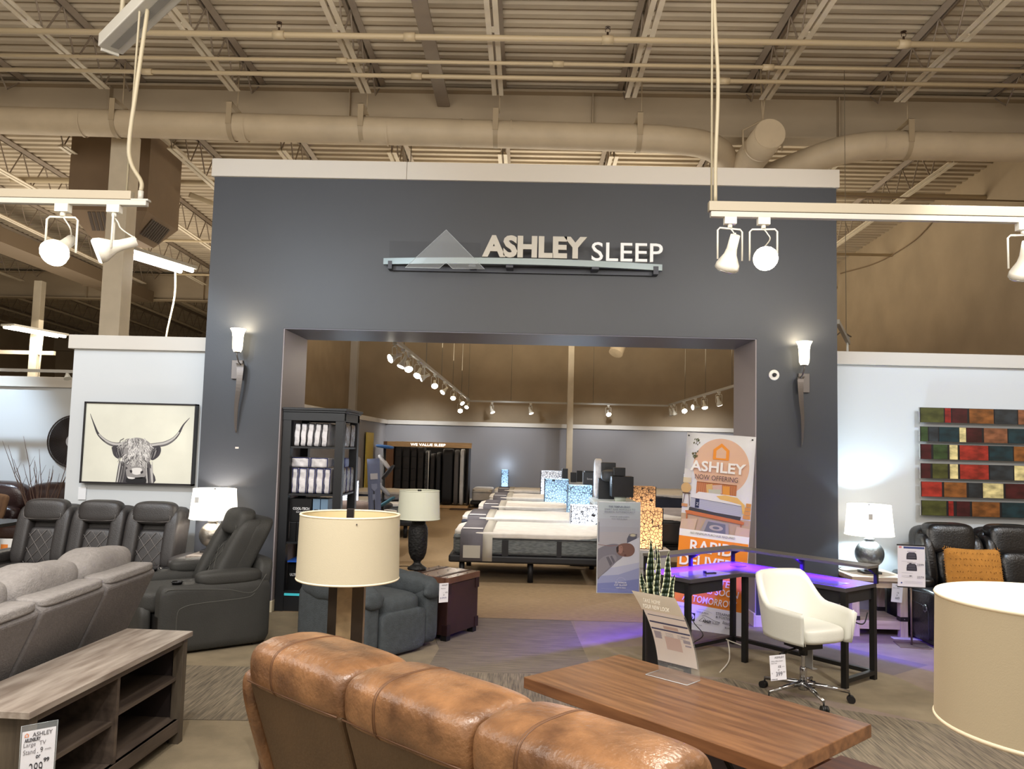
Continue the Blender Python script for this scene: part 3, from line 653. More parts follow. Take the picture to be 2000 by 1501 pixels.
def padded_arm(root,x,w,L,lm,sm,h=.56,y0=-.48,cup=True,panel=False,side=1):
    a=obj('arm',MB().sbox((x,y0+L/2,.03+h/2-.03),(w,L,h-.04),12,8),lm,root)
    obj('arm_pad',MB().sbox((x,y0+L*.62,h+.01),(w+.015,L*.60,.12),3.5,10),lm,a)
    if cup:
        obj('cup_holder',MB().lathe([(.0,-.02),(.036,-.02),(.04,.002),(.047,.004),(.047,-.002)],(x,y0+.14,h+.0),20),m_cupm,a)
    if panel:
        xs=x+side*(w/2+.001)
        obj('seam_stitching',MB().tube(hose([(xs,y0+.03,h-.06),(xs,y0+.10,h-.045),(xs,y0+.5,h-.08),(xs,y0+.72,h-.12),(xs,y0+L-.05,h+.02)],5),.003,4).tube(hose([(xs,y0+.13,.06),(xs,y0+.13,h-.25),(xs,y0+.17,h-.19),(xs,y0+.3,h-.17),(xs,y0+.66,h-.16),(xs,y0+.74,h-.13)],5),.003,4),sm,a)
    return a
# dark grey power sofa under the bull picture
t=thing('reclining_sofa','dark grey three-seat power reclining sofa with quilted backs under the bull picture','sofa',(-4.11,7.46,0))
for x in (-.53,0,.53): power_seat(t,x,.53,m_dg,m_st,kn=.24,hz=.965,top=.995)
padded_arm(t,.87,.14,.88,m_dg,m_st,h=.52,y0=-.40)
padded_arm(t,-.87,.14,.92,m_dg,m_st,h=.52,y0=-.44)
obj('base',MB().box(-.92,.92,-.40,.42,.03,.32).box(-.9,-.8,-.4,-.3,0,.03).box(.8,.9,-.4,-.3,0,.03).box(-.9,-.8,.3,.4,0,.03).box(.8,.9,.3,.4,0,.03),m_foot,t)
# dark grey power recliner
t=thing('power_recliner','dark grey suede power recliner chair turned to the left beside the lamp','recliner',(-2.76,6.80,0),math.radians(-51))
power_seat(t,0,.56,m_dg2,m_st2,kn=.5,top=1.0,hz=.985)
padded_arm(t,.375,.17,.88,m_dg2,m_st2,h=.56,panel=True,side=1,y0=-.42); padded_arm(t,-.375,.17,.88,m_dg2,m_st2,h=.56,panel=True,side=-1,y0=-.42)
obj('base',MB().box(-.42,.42,-.42,.44,.03,.3).box(-.4,-.3,-.4,-.3,0,.03).box(.3,.4,-.4,-.3,0,.03).box(-.4,-.3,.34,.44,0,.03).box(.3,.4,.34,.44,0,.03),m_foot,t)
obj('outer_back',MB().sbox((0,.40,.40),(.78,.13,.58),8,8,fn=lean(.2)),m_dg2,t)
# light grey sofa seen from behind
t=thing('reclining_sofa','light grey chenille reclining sofa seen from behind beside the television stand','sofa',(-2.70,4.08,0),math.radians(-88))
# local +x -> world -Y here after rotation; seats along x
for x in (-.63,0,.63):
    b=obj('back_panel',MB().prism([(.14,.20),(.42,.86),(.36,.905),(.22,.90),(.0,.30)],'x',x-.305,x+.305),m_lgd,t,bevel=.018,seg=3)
    obj('top_ledge',MB().sbox((x,.335,.895),(.60,.17,.05),6,8),m_lg,b)
    obj('back_cushion',MB().sbox((x-.02,.16,.90),(.66,.27,.27),2.9,12,fn=lambda v:(v.x,v.y+.1*v.z,v.z+.012*math.sin(v.x*14))),m_lg,t)
    obj('back_pillow',MB().sbox((x,.03,.64),(.61,.22,.46),4,8),m_lg,t)
    obj('seat_cushion',MB().sbox((x,-.24,.38),(.61,.62,.22),5,8),m_lg,t)
for s in (-1,1): obj('arm',MB().sbox((s*1.02,-.28,.30),(.17,.5,.52),6,8),m_lg,t)
obj('base',MB().box(-1.1,1.1,-.48,.26,.03,.3).box(-1.05,-.95,-.4,.2,0,.03).box(.95,1.05,-.4,.2,0,.03),m_foot,t)
# slate fabric recliner in the middle
t=thing('fabric_recliner','slate blue-grey fabric recliner between the tall lamp and the trunk table','recliner',(-1.31,6.77,0),math.radians(53))
obj('backrest',MB().sbox((0,.36,.66),(.60,.26,.68),4,12,fn=lean(.25)),m_fg,t)
obj('seat_cushion',MB().sbox((0,-.10,.38),(.50,.68,.19),4,12),m_fg,t)
obj('footrest_panel',MB().sbox((0,-.41,.19),(.50,.10,.34),7,8),m_fg,t)
for s in (-1,1):
    a=obj('arm',MB().sbox((s*.335,-.02,.27),(.17,.84,.50),8,10),m_fg,t)
    obj('arm_pad',MB().sbox((s*.335,-.03,.50),(.22,.86,.19),2.8,14,fn=lambda v:(v.x,v.y,v.z+.006*math.sin(v.y*30))),m_fg,a)
    obj('pleats',MB().sbox((s*.33,-.435,.47),(.20,.08,.14),2.4,8,fn=lambda v:(v.x+.006*math.sin(v.z*90),v.y,v.z)),m_fg,a)
obj('base',MB().box(-.36,.36,-.36,.38,.03,.25).box(-.3,.3,-.3,.3,0,.03),m_foot,t)
# tan leather sofa from behind
t=thing('reclining_sofa','tan leather three-seat reclining sofa seen from behind in the foreground','sofa',(-.09,2.83,0),math.radians(139))
for i,x in enumerate((-.60,-.0,.60)):
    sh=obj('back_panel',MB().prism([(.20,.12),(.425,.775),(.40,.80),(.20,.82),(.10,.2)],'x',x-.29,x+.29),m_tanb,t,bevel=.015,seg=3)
    wr=lambda v,i=i:(.3*math.copysign(1-(1-min(1,abs(v.x/.3)))**2.6,v.x),v.y+.06*v.z,v.z+.012*math.cos(v.x*5)-.02*max(0,abs(v.x)/.3-.8)*5*0+(.0035*math.sin(v.y*60+v.x*22)+.003*math.sin(v.y*110-v.x*30))*max(0,abs(v.x)/.31-.45)*2)
    cu_=obj('back_cushion',MB().sbox((x,.265,.825),(.60,.36,.215),3.1,28,fn=wr),m_tanl,t)
    c,(sx_,sy_,sz_),e_=(x,.265,.825),(.300,.18,.1075),3.1
    def surf(px,ang):
        d=Vector((0,math.cos(ang),math.sin(ang))); u=px/sx_
        q=Vector((u,d.y,d.z)); 
        k=((1-abs(u)**e_)/(abs(d.y)**e_+abs(d.z)**e_))**(1/e_)
        v=Vector((px,d.y*k*sy_,d.z*k*sz_)); v=Vector(wr(v)); return (v.x+c[0],v.y+c[1]+.0,v.z+c[2]+.0)
    obj('seam_stitching',MB().tube([surf(.045,math.radians(-50+185*k/24)) for k in range(25)],.0035,5).tube([surf(.050,math.radians(-50+185*k/24)) for k in range(25)],.002,5),m_tst,cu_)
    obj('lower_seam',MB().tube([(x-.285,.432,.782),(x,.434,.78),(x+.285,.432,.782)],.003,6),m_tst,sh)
    obj('lumbar_cushion',MB().sbox((x,.09,.60),(.62,.22,.42),4,10),m_tanl,t)
    obj('seat_cushion',MB().sbox((x,-.22,.38),(.62,.64,.22),4,10),m_tanl,t)
for s in (-1,1):
    obj('side_wing',MB().sbox((s*.93,.24,.50),(.075,.22,.62),4,12,fn=lean(.34)),m_tanl,t)
    obj('arm',MB().sbox((s*1.05,-.18,.30),(.2,.80,.54),5,10),m_tanl,t)
obj('base',MB().box(-1.1,1.1,-.48,.2,.02,.3),m_foot,t)
# black leather sofa, right
t=thing('reclining_sofa','black leather power reclining sofa under the colour-block wall art','sofa',(4.72,7.68,0))
for x in (-.60,0,.60):
    br=obj('backrest',MB().sbox((x,.30,.72),(.60,.24,.60),5,12,fn=lean(.22)),m_bl,t)
    obj('headrest',MB().sbox((x+.0,.22,.91),(.47,.22,.30),4.6,14,fn=lean(.2)),m_bl,br)
    for s in (-1,1): obj('side_bolster',MB().sbox((x+s*.235,.18,.70),(.13,.24,.50),3.5,10,fn=lean(.25)),m_bl,br)
    obj('lumbar_cushion',MB().sbox((x,.14,.64),(.36,.2,.36),4,10,fn=lean(.2)),m_bl,br)
    obj('seat_cushion',MB().sbox((x,-.18,.40),(.59,.66,.20),4,10),m_bl,t)
    obj('footrest_panel',MB().sbox((x,-.47,.22),(.57,.1,.3),5,8),m_bl,t)
for s in (-1,1):
    a=padded_arm(t,s*.985,.19,1.0,m_bl,m_bst,h=.52,cup=False,panel=True,side=s)
obj('control_panel',MB().tube([(-1.083,-.30,.33),(-1.090,-.30,.33)],.035,16).tube([(-1.089,-.30,.33),(-1.094,-.30,.33)],.02,12,1),[M('chrome_soft',(150,150,152),.25,metal=.8),m_foot],t)
obj('base',MB().box(-1.0,1.0,-.44,.42,.03,.3).box(-.98,-.9,-.4,.4,0,.03).box(.9,.98,-.4,.4,0,.03),m_foot,t)
# mustard pillow
m_mus=M('pillow_mustard',(184,126,52),.9,var=.1,vs=20,bump=.4,bs=90)
t=thing('throw_pillow','mustard yellow fringed throw pillow on the black leather sofa','pillow',(4.08,7.36,.505),math.radians(-8))
def pil(v):
    r=(1-(v.x/.235)**2*.16)*(1-(v.z/.2)**2*.0); k=1-.08*(1-(v.x/.235)**2)*(1 if v.z>0 else 0)
    return (v.x,v.y*(1-.75*max(abs(v.x)/.235,abs(v.z)/.19)**3),v.z*k)
obj('pillow_body',MB().sbox((0,0,.19),(.47,.16,.38),9,14,fn=pil),m_mus,t,rot=(math.radians(-14),0,0))
tf=MB(); rr=random.Random(5)
for r in range(6):
    for k in range(14):
        x=-.2+.4*k/13+rr.uniform(-.01,.01); z=.05+.055*r+rr.uniform(-.004,.004); yb=-.078*(1-.55*max(abs(x)/.235,abs(z-.19)/.19)**3)
        tf.tube([(x,yb,z),(x+rr.uniform(-.006,.01),yb-.008,z-.012)],[.003,.001],4)
obj('tufts',tf,M('tuft_brown',(128,84,34),.9),t,rot=(math.radians(-14),0,0))
fr=MB()
for k in range(26):
    x=-.225+.45*k/25; z=.375-.028*(1-(x/.235)**2); fr.tube([(x,0,z),(x+rr.uniform(-.01,.01),0,z+.02)],[.004,.001],4)
for k in range(22):
    z=.01+.36*k/21
    for s in (-1,1): fr.tube([(s*.228,0,z),(s*.248,0,z+rr.uniform(-.01,.01))],[.004,.001],4)
obj('fringe',fr,m_mus,t,rot=(math.radians(-14),0,0))
# far-left chocolate sofa, pillow, table
t=thing('leather_sofa','chocolate leather sofa against the far left partition','sofa',(-7.45,10.75,0))
for x in (-.75,.08,.9):
    obj('backrest',MB().sbox((x,.34,.80),(.84,.34,.42),3.2,14,fn=lambda v:(v.x,v.y,v.z+.02*math.cos(v.x*4))),m_choc,t)
    obj('seat_cushion',MB().sbox((x,-.10,.42),(.82,.8,.26),4,10),m_choc,t)
    obj('lumbar_cushion',MB().sbox((x,.20,.58),(.78,.26,.26),3,10),m_choc,t)
for s in (-1.27,1.42): obj('arm',MB().sbox((s,-.05,.38),(.24,.95,.5),3.5,10),m_choc,t)
obj('base',MB().box(-1.3,1.45,-.42,.44,.02,.3),m_foot,t)
t=thing('throw_pillow','brown diagonal-ribbed throw pillow on the chocolate leather sofa','pillow',(-7.12,10.45,.56),math.radians(8))
obj('pillow_body',MB().sbox((0,0,.17),(.42,.15,.36),7,12,fn=lambda v:(v.x,v.y*(1-.7*max(abs(v.x)/.21,abs(v.z)/.18)**3),v.z)),M('pillow_brown',(122,90,62),.8,col2=(92,66,46),vs=30,st=(1,1,.25)),t,rot=(math.radians(-15),math.radians(6),0))
tb=MB().box(-.5,.35,-.3,.3,.58,.62).box(-.5,.35,-.3,.3,.18,.21)
for sx in (-.47,.32):
    for sy in (-.27,.27): tb.box(sx-.02,sx+.02,sy-.02,sy+.02,0,.58)
t=thing('end_table','black shelved table at the left edge before the chocolate sofa','table',(-6.1,8.95,0))
obj('table_top',MB().box(-.5,.35,-.3,.3,.66,.70),M('table_black',(30,28,28),.3),t,bevel=.004)
for sx in (-.47,.32):
    for sy in (-.27,.27): obj('leg',MB().box(sx-.02,sx+.02,sy-.02,sy+.02,0,.66),m_foot,t)
obj('shelf',MB().box(-.47,.32,-.27,.27,.3,.33),m_foot,t)
tag(obj('boxed_card',MB().box(-.09,.09,-.01,.01,0,.2,0).box(-.05,.03,-.012,-.0105,.06,.14,1),[F(240,238,234),F(240,140,60)],loc=(-5.72,8.76,.335),bevel=.001),'white card with an orange print on the black table shelf at the left edge','card')
# branches in vase
m_tw_=M('twig_brown',(84,62,50),.8)
t=thing('branch_vase','tall bare twigs standing in a dark vase behind the grey reclining sofa','plant',(-5.33,8.75,0))
obj('vase',MB().lathe([(.0,0),(.10,0),(.12,.05),(.13,.3),(.10,.55),(.07,.66),(.08,.7),(.06,.69)],(0,0,0),20),M('vase_dark',(46,38,36),.3),t)
tg=MB(); rr=random.Random(12)
for k in range(22):
    a=rr.uniform(-.75,.55); L=rr.uniform(.55,1.05); x=a*.1; z=.65; P=[(x,rr.uniform(-.04,.04),z)]
    for j in range(1,7): P.append((x+a*L*.62*j/6+rr.uniform(-.012,.012),P[0][1]+rr.uniform(-.02,.02),z+L*j/6))
    tg.tube(P,[.006,.005,.0045,.004,.0035,.003,.0015],5)
    if k%3==0: tg.tube([P[4],(P[4][0]+.05,P[4][1],P[4][2]+.12)],[.003,.001],4)
obj('twigs',tg,m_tw_,t)
# ---------------------------------------------------------------- lamps
m_shw=M('lamp_shade_lit_white',(250,246,236),.8,emit=1.3,ecol=(255,244,226))
m_shc=M('lamp_shade_cream',(190,180,154),.85,emit=.03,ecol=(255,236,200),bump=.15,bs=300)
m_shp=M('lamp_shade_pale',(206,208,190),.85)
m_shb=M('lamp_shade_beige',(184,170,142),.85,bump=.06,bs=300)
m_shin=M('shade_lining_lit',(255,248,236),.8,emit=.45,ecol=(255,240,214))
m_shin2=M('shade_lining',(214,196,150),.85)
m_shin3=M('shade_lining_pale',(196,196,176),.85)
m_hem=M('shade_hem',(240,226,196),.8)
m_mer=M('mercury_glass',(150,146,138),.28,metal=.85,var=.2,vs=26,bump=.3,bs=60)
m_wirem=M('shade_wire',(26,18,18),.5,metal=.2)
def shade(t,r0,r1,z0,z1,mo,mi_,n=56,hem=True):
    s=MB(); s.lathe([(r0,z0),(r1,z1)],n=n); si=MB(); si.lathe([(r1-.006,z1),(r0-.006,z0)],n=n,mi=0)
    o=obj('lamp_shade',s,mo,t); obj('shade_lining',si,mi_,o)
    for r,z in ((r0-.003,z0),(r1-.003,z1)): obj('rim_hem',MB().tube([(r*math.cos(a),r*math.sin(a),z) for a in [2*PI*k/n for k in range(n+1)]],.006,6),mo if not hem else m_hem,o)
    return o
# mercury glass lamps
def glass_lamp(label,loc,r0,r1,zs0,zs1,rb,zb,power,col,mf):
    t=thing('table_lamp',label,'lamp',loc)
    shade(t,r0,r1,zs0,zs1,m_shw,m_shin,hem=False)
    obj('base_plate',MB().box(-.085,.085,-.085,.085,0,.022),M('lamp_plinth',(40,36,34),.4),t,bevel=.003)
    pr=[(0,.022),(.045,.022),(.05,.035),(.03,.05)]+[(rb*math.sin(a)*1.0,zb-math.cos(a)*rb*.98) for a in [math.radians(22+136*k/14) for k in range(15)]]+[(.03,zb+rb*.98),(.05,zb+rb*1.0),(.05,zb+rb*1.08),(.03,zb+rb*1.12),(.026,zb+rb*1.35),(.012,zb+rb*1.4),(.01,zs1-.05)]
    obj('globe_body',MB().lathe(pr,n=28),mf,t)
    obj('finial',MB().tube([(0,0,zs1-.05),(0,0,zs1+.012)],[.004,.007],8).tube([(-r1,0,zs1-.02),(0,0,zs1-.03),(r1,0,zs1-.02)],.003,5),m_wirem,t)
    obj('care_label',MB().box(-.10,-.062,-r1-.028,-r1-.0265,zs0+.16,zs0+.215),F(190,188,184),t)
    light('POINT',(loc[0],loc[1],loc[2]+(zs0+zs1)/2),power,col,size=.035)
    return t
glass_lamp('lit lamp with white shade and silver globe base beside the dark grey sofas',(-3.03,7.74,.60),.225,.20,.325,.605,.125,.165,14,(1,.93,.85),m_mer)
glass_lamp('lit lamp with white shade and silver globe base on the pale wood table',(3.36,7.90,.555),.225,.20,.37,.655,.135,.185,34,(.62,.84,1.0),M('mercury_glass_grey',(128,132,134),.3,metal=.8,var=.25,vs=22,bump=.3,bs=60))
# tall lamp with hexagonal metal column
t=thing('table_lamp','big lamp with cream drum shade on a faceted bronze column behind the tan sofa','lamp',(-.915,4.18,.55),math.radians(4))
shade(t,.264,.257,.445,.77,m_shc,m_shin2)
m_brz=M('antique_bronze_lit',(150,128,96),.38,metal=.3,var=.35,vs=12,bump=.15,bs=30)
m_brzd=M('bronze_dark_shaded',(84,74,64),.25,metal=.7)
cl=MB(); n=8; R_=.098; a0=PI/8
for k in range(n):
    a=a0+2*PI*k/n; b=a0+2*PI*(k+1)/n
    cl.add([(R_*math.cos(a),R_*math.sin(a),.0),(R_*math.cos(b),R_*math.sin(b),.0),(R_*math.cos(b),R_*math.sin(b),.46),(R_*math.cos(a),R_*math.sin(a),.46)],[(0,1,2,3)],k%2)
cl.add([(R_*math.cos(a0+2*PI*k/n),R_*math.sin(a0+2*PI*k/n),.46) for k in range(n)],[tuple(range(n))],0)
obj('column',cl,[m_brzd,m_brz],t)  # alternate facets of one bronze, lit and shaded tones put into the colour
ns=MB()
for k in range(8):
    if k%2: 
        a=a0+2*PI*(k)/n; ns.cyl((R_*.9*math.cos(a),R_*.9*math.sin(a),.45),(R_*.9*math.cos(a),R_*.9*math.sin(a),.453),.005,n=8)
obj('rivets',ns,m_wirem,t)
obj('harp',MB().cyl((0,0,.46),(0,0,.74),.006,n=8).tube([(-.262,0,.735),(-.1,0,.715),(0,0,.715),(.10,.0,.725),(.18,-.01,.735),(.20,.0,.76)],.0035,5).tube([(0,0,.715),(.06,-.2,.73),(.07,-.255,.745)],.0035,5),m_wirem,t)
obj('finial',MB().box(-.018,.018,-.018,.018,.73,.80),m_wirem,t,bevel=.002)
tb=thing('end_table','dark wood end table hidden behind the tan sofa under the bronze lamp','table',(-.98,4.24,0),math.radians(49))
obj('table_top',MB().box(-.27,.27,-.27,.27,.52,.55),M('wood_dark_red',(70,42,32),.35,var=.2,vs=4,st=(1,10,1)),tb,bevel=.003)
for sx in (-1,1):
    for sy in (-1,1): obj('leg',MB().box(sx*.24-.02,sx*.24+.02,sy*.24-.02,sy*.24+.02,0,.52),MC['wood_dark_red'],tb)
# carved black lamp with pale shade
t=thing('table_lamp','lamp with pale drum shade and black carved urn base on the trunk table','lamp',(-.98,7.36,.55))
shade(t,.195,.183,.46,.715,m_shp,m_shin3,hem=False)
m_carv=M('carved_black',(9,9,10),.5,spec=.3,col2=(34,33,32),vs=34,st=(1,1,2.2),bump=.9,bs=45)
obj('urn_body',MB().lathe([(0,0),(.085,0),(.088,.015),(.05,.04),(.032,.06),(.034,.075),(.06,.10),(.08,.15),(.088,.22),(.09,.33),(.085,.38),(.07,.41),(.068,.415),(.064,.42),(.066,.44),(.02,.445),(.015,.46),(.012,.6)],n=26),m_carv,t)
obj('finial',MB().tube([(0,0,.60),(0,0,.70)],.004,6).tube([(0,0,.70),(0,0,.725)],.018,12).tube([(-.18,0,.69),(0,0,.695),(.09,.0,.70),(.1,0,.71)],.0025,5),m_foot,t)
tag(obj('lamp_cord',MB().tube(hose([(-1.03,7.43,.556),(-1.1,7.48,.557),(-1.17,7.42,.56),(-1.21,7.3,.56)],6),.004,6),m_foot),'black cord lying on the trunk table behind the carved lamp','cable')
# foreground right lamp
t=thing('table_lamp','large lit lamp with oatmeal drum shade cut by the right edge of the frame','lamp',(1.28,1.98,.62),math.radians(0))
shade(t,.258,.252,.440,.738,m_shb,m_shin,n=72)
obj('harp',MB().cyl((0,0,.45),(0,0,.708),.007,n=8).tube([(-.248,-.03,.730),(-.235,-.035,.713),(-.22,-.035,.708),(0,0,.70),(.235,.03,.708),(.248,.03,.73)],.0032,6),m_wirem,t)
obj('column',MB().lathe([(0,0),(.09,0),(.09,.02),(.045,.04),(.04,.42),(.03,.45),(.01,.46)],n=20),m_brzd,t)
light('POINT',(1.28,1.98,1.18),9,(1,.93,.82),size=.05)
tb=thing('end_table','small dark table below the frame carrying the large right lamp','table',(1.275,1.93,0))
obj('table_top',MB().box(-.24,.24,-.22,.22,.585,.62),MC['wood_dark_red'],tb,bevel=.003)
for sx in (-1,1):
    for sy in (-1,1): obj('leg',MB().box(sx*.21-.018,sx*.21+.018,sy*.19-.018,sy*.19+.018,0,.585),MC['wood_dark_red'],tb)
# ---------------------------------------------------------------- wood
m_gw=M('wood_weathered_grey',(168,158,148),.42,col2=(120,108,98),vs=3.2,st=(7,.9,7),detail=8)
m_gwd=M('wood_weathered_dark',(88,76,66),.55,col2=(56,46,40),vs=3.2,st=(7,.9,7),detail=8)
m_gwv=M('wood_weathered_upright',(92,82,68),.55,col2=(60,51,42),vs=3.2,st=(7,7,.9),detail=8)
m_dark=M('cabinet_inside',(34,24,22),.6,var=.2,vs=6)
t=thing('television_stand','weathered grey wood television stand with open shelves in the left foreground','cabinet',(-2.105,3.90,0),math.radians(-2.5))
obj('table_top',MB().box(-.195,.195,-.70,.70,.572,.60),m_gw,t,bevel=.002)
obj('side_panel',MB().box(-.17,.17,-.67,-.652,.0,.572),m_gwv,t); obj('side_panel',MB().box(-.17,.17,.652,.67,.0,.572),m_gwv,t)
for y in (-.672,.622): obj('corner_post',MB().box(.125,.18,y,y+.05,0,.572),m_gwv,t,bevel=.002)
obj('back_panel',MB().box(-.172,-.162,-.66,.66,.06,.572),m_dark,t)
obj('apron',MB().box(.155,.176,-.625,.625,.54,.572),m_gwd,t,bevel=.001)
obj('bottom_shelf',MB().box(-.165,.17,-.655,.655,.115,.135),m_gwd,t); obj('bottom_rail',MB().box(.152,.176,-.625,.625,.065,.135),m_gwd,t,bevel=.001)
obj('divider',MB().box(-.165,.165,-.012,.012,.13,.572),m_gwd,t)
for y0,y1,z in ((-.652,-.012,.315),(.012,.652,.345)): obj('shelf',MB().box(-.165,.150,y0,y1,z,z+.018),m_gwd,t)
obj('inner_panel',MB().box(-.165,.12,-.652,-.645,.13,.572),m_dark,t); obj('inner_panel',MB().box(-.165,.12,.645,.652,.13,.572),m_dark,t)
# hanging price card
m_pen=F(40,38,44); m_penl=F(120,116,120)
def card(label,loc,rz,w,h,lines,tilt=0,roll=0,pad=.012,acr=True,grp=None):
    """hanging price card; origin top centre; lines = (text,x0,x1,z0,z1,mat,bold)"""
    t=thing('price_card',label,'price card',loc,rz,grp); t.rotation_euler=(tilt,roll,rz)
    obj('paper',MB().box(-w/2,w/2,-.0012,0,-h,-.0),F(224,222,228),t)
    if acr: obj('sleeve',MB().box(-w/2-pad*.4,w/2+pad*.4,-.0022,-.0014,-h-.004,pad*2.0),m_acr,t); obj('sleeve_edge',MB().tube([(-w/2-pad*.4,-.002,-h),(-w/2-pad*.4,-.002,pad*2),(w/2+pad*.4,-.002,pad*2),(w/2+pad*.4,-.002,-h)],.0008,4),MC['acrylic_edge'],t)
    for (s,x0,x1,z0,z1,m,b) in lines: text('lettering',s,m,t,-w/2+x0*w,-w/2+x1*w,-h+z0*h,-h+z1*h,y=-.0032,depth=0,bold=b)
    return t
def house(t,x,z,s,mat,y=-.0032,w=.22):
    o=[(x-s,z-s),(x-s,z+s*.25),(x,z+s*1.15),(x+s,z+s*.25),(x+s,z-s)]; k=1-w*1.6
    i=[(x-s*k,z-s*(1-w*1.4)),(x-s*k,z+s*.12),(x,z+s*(1.15-w*1.9)),(x+s*k,z+s*.12),(x+s*k,z-s*(1-w*1.4))]
    mb=MB(); mb.add([(a,y,b) for a,b in o+i],[(k2,(k2+1)%5,(k2+1)%5+5,k2+5) for k2 in range(5)]); return obj('house_mark',mb,mat,t)
c=card('price card reading 289.99 hanging on the near corner of the grey television stand',(-1.868,3.145,.555),math.radians(42),.115,.205,
  [('ASHLEY',.30,.90,.885,.965,F(90,88,92),.01),('ARLENBURY',.08,.55,.80,.87,m_pen,.03),('Large  TV',.06,.72,.69,.79,m_penl,0),('Stand',.06,.42,.575,.665,m_penl,0),('. 9',.48,.64,.57,.67,m_pen,.0),('mth',.70,.88,.60,.64,m_penl,0),
   ('or',.44,.58,.475,.535,m_pen,.02),('$',.10,.16,.24,.31,m_pen,.02),('289',.26,.66,.17,.40,m_pen,-.01),('99',.68,.85,.38,.46,m_pen,.03)])
house(c,-.042,-.014,.007,F(220,130,70))
# coffee table (lift top raised)
m_wal=M('wood_walnut',(138,98,66),.30,col2=(92,60,40),vs=2.6,st=(1.0,11,11),detail=8,coat=.15)
m_wald=M('wood_walnut_dark',(92,56,36),.4,col2=(58,34,24),vs=2.6,st=(1.0,11,11),detail=8)
t=thing('lift_top_table','walnut lift-top coffee table with its top raised, in front of the tan sofa','table',(.01,3.54,0),math.radians(-47.3))
# local x along the long side (from far-left to near-right), local y across towards the back
L_,W_=1.225,.637
obj('raised_top',MB().box(0,L_,0,W_,.652,.70),m_wal,t,bevel=.003)
obj('top_underside',MB().box(.06,L_-.06,.06,W_-.06,.632,.652),m_wald,t)
obj('cabinet_body',MB().box(-.03,L_+.02,.36,.385,.06,.40).box(-.03,L_+.02,.965,.99,.06,.40).box(-.03,-.005,.36,.99,.06,.40).box(L_-.005,L_+.02,.36,.99,.06,.40).box(-.03,L_+.02,.36,.99,.05,.07),m_wald,t,bevel=.002)
obj('fixed_top',MB().box(-.045,.30,.345,1.005,.385,.415).box(L_-.30,L_+.035,.345,1.005,.385,.415),m_wald,t,bevel=.002)
obj('compartment_floor',MB().box(0,L_-.01,.39,.96,.25,.262),m_dark,t)
for x in (.42,.84):
    m_=MB().bar((x,.45,.30),(x,.20,.64),.022,.012).bar((x,.62,.30),(x,.42,.64),.022,.012).bar((x,.12,.64),(x,.55,.64),.02,.02).bar((x,.40,.30),(x,.75,.30),.02,.02).bar((x+.10,.62,.30),(x+.10,.46,.64),.012)
    obj('lift_arm',m_,m_foot,t)
for sx in (-.02,L_-.05):
    for sy in (.37,.92): obj('foot',MB().box(sx,sx+.06,sy,sy+.06,0,.06),m_foot,t)
tag(obj('leaflet',MB().box(-.05,.05,-.075,.075,0,.002,0).box(-.05,.05,-.075,-.05,.002,.0025,1),[F(226,208,212),F(190,60,90)],loc=(1.165,3.10,.7015-.285),rot=(0,0,math.radians(-35))),'pink and white leaflet lying at the right end of the lift-top table body','leaflet')
# acrylic sign with sheet
t=thing('sign_holder','bent clear acrylic sign holder with a printed offer sheet on the coffee table','sign holder',(.70,3.63,.70),math.radians(-43))
wA,hA=.212,.40
def cur(v,x,off=0): # v 0..1 up the sheet
    return (x,-(.11*v+.09*v*v)-off+.012*math.sin(PI*v),.004+hA*v-.03*v*v)
a=MB(); a.grid(lambda i,j:cur(j,-wA/2+wA*i),2,14)
obj('acrylic_sheet',a,m_acr,t,solid=.003)
obj('acrylic_foot',MB().box(-wA/2,wA/2,-.105,.0,0,.003),m_acr,t)
obj('foot_edge',MB().tube([(-wA/2,0,.003),(-wA/2,-.105,.003),(wA/2,-.105,.003),(wA/2,0,.003)],.0014,4),MC['acrylic_edge'],t)
a=MB(); a.grid(lambda i,j:cur(.12+.66*j,-wA/2+.004+(wA-.008)*i,.004),2,12)
pp=obj('offer_sheet',a,M('paper_offer',(246,240,234),.6,sheer=.45),t)
a=MB(); a.grid(lambda i,j:cur(.76+.26*j,-wA/2-.004+(wA+.008)*i,.007),2,6)
obj('header_strip',a,M('paper_header',(236,232,216),.55,sheer=.4),t)
a=MB()
for v0,v1,x0,x1,mi in ((.600,.622,-.095,.10,0),(.512,.532,-.098,.10,0),(.70,.71,-.09,.10,0),(.115,.119,-.10,.10,2),(.10,.106,-.098,-.03,2),(.40,.49,-.09,-.055,1),(.40,.44,.055,.09,1),(.47,.485,.05,.09,1),(.36,.38,.06,.09,1),(.28,.44,-.04,.04,3),(.54,.58,-.03,.045,3)):
    a.grid(lambda i,j:cur(v0+(v1-v0)*j,x0+(x1-x0)*i,.0052 if mi!=3 else .0045),1,2,mi)
for k in range(9):
    a.grid(lambda i,j:cur(.45+.012*(k%3)*1.5-.004+.005*j,-.09+.06*(k//3)+.04*i,.0052),1,1,1)
obj('print_bands',a,[F(84,92,130),F(176,176,190),F(110,108,112),F(216,198,192)],pp)
fr_=Matrix.Rotation(math.radians(-20),3,'X')
text('lettering','TAKE HOME\nYOUR NEW LOOK',F(232,230,216),t,-.06,.075,.315,.355,y=-.20,depth=0)
# ---------------------------------------------------------------- L desk with riser
m_dk=M('desk_black',(34,34,36),.42,var=.05,vs=8); m_dkt=M('desk_top_grey',(66,62,66),.34,var=.05,vs=8)
m_dks=M('desk_riser_grey',(92,88,82),.5)
m_mat=M('desk_gloss_panel',(110,104,118),.12,spec=.8)
t=thing('corner_desk','black L-shaped desk glowing purple under a raised shelf, in front of the right pillar','desk',(1.87,7.26,0),math.radians(-50.8))
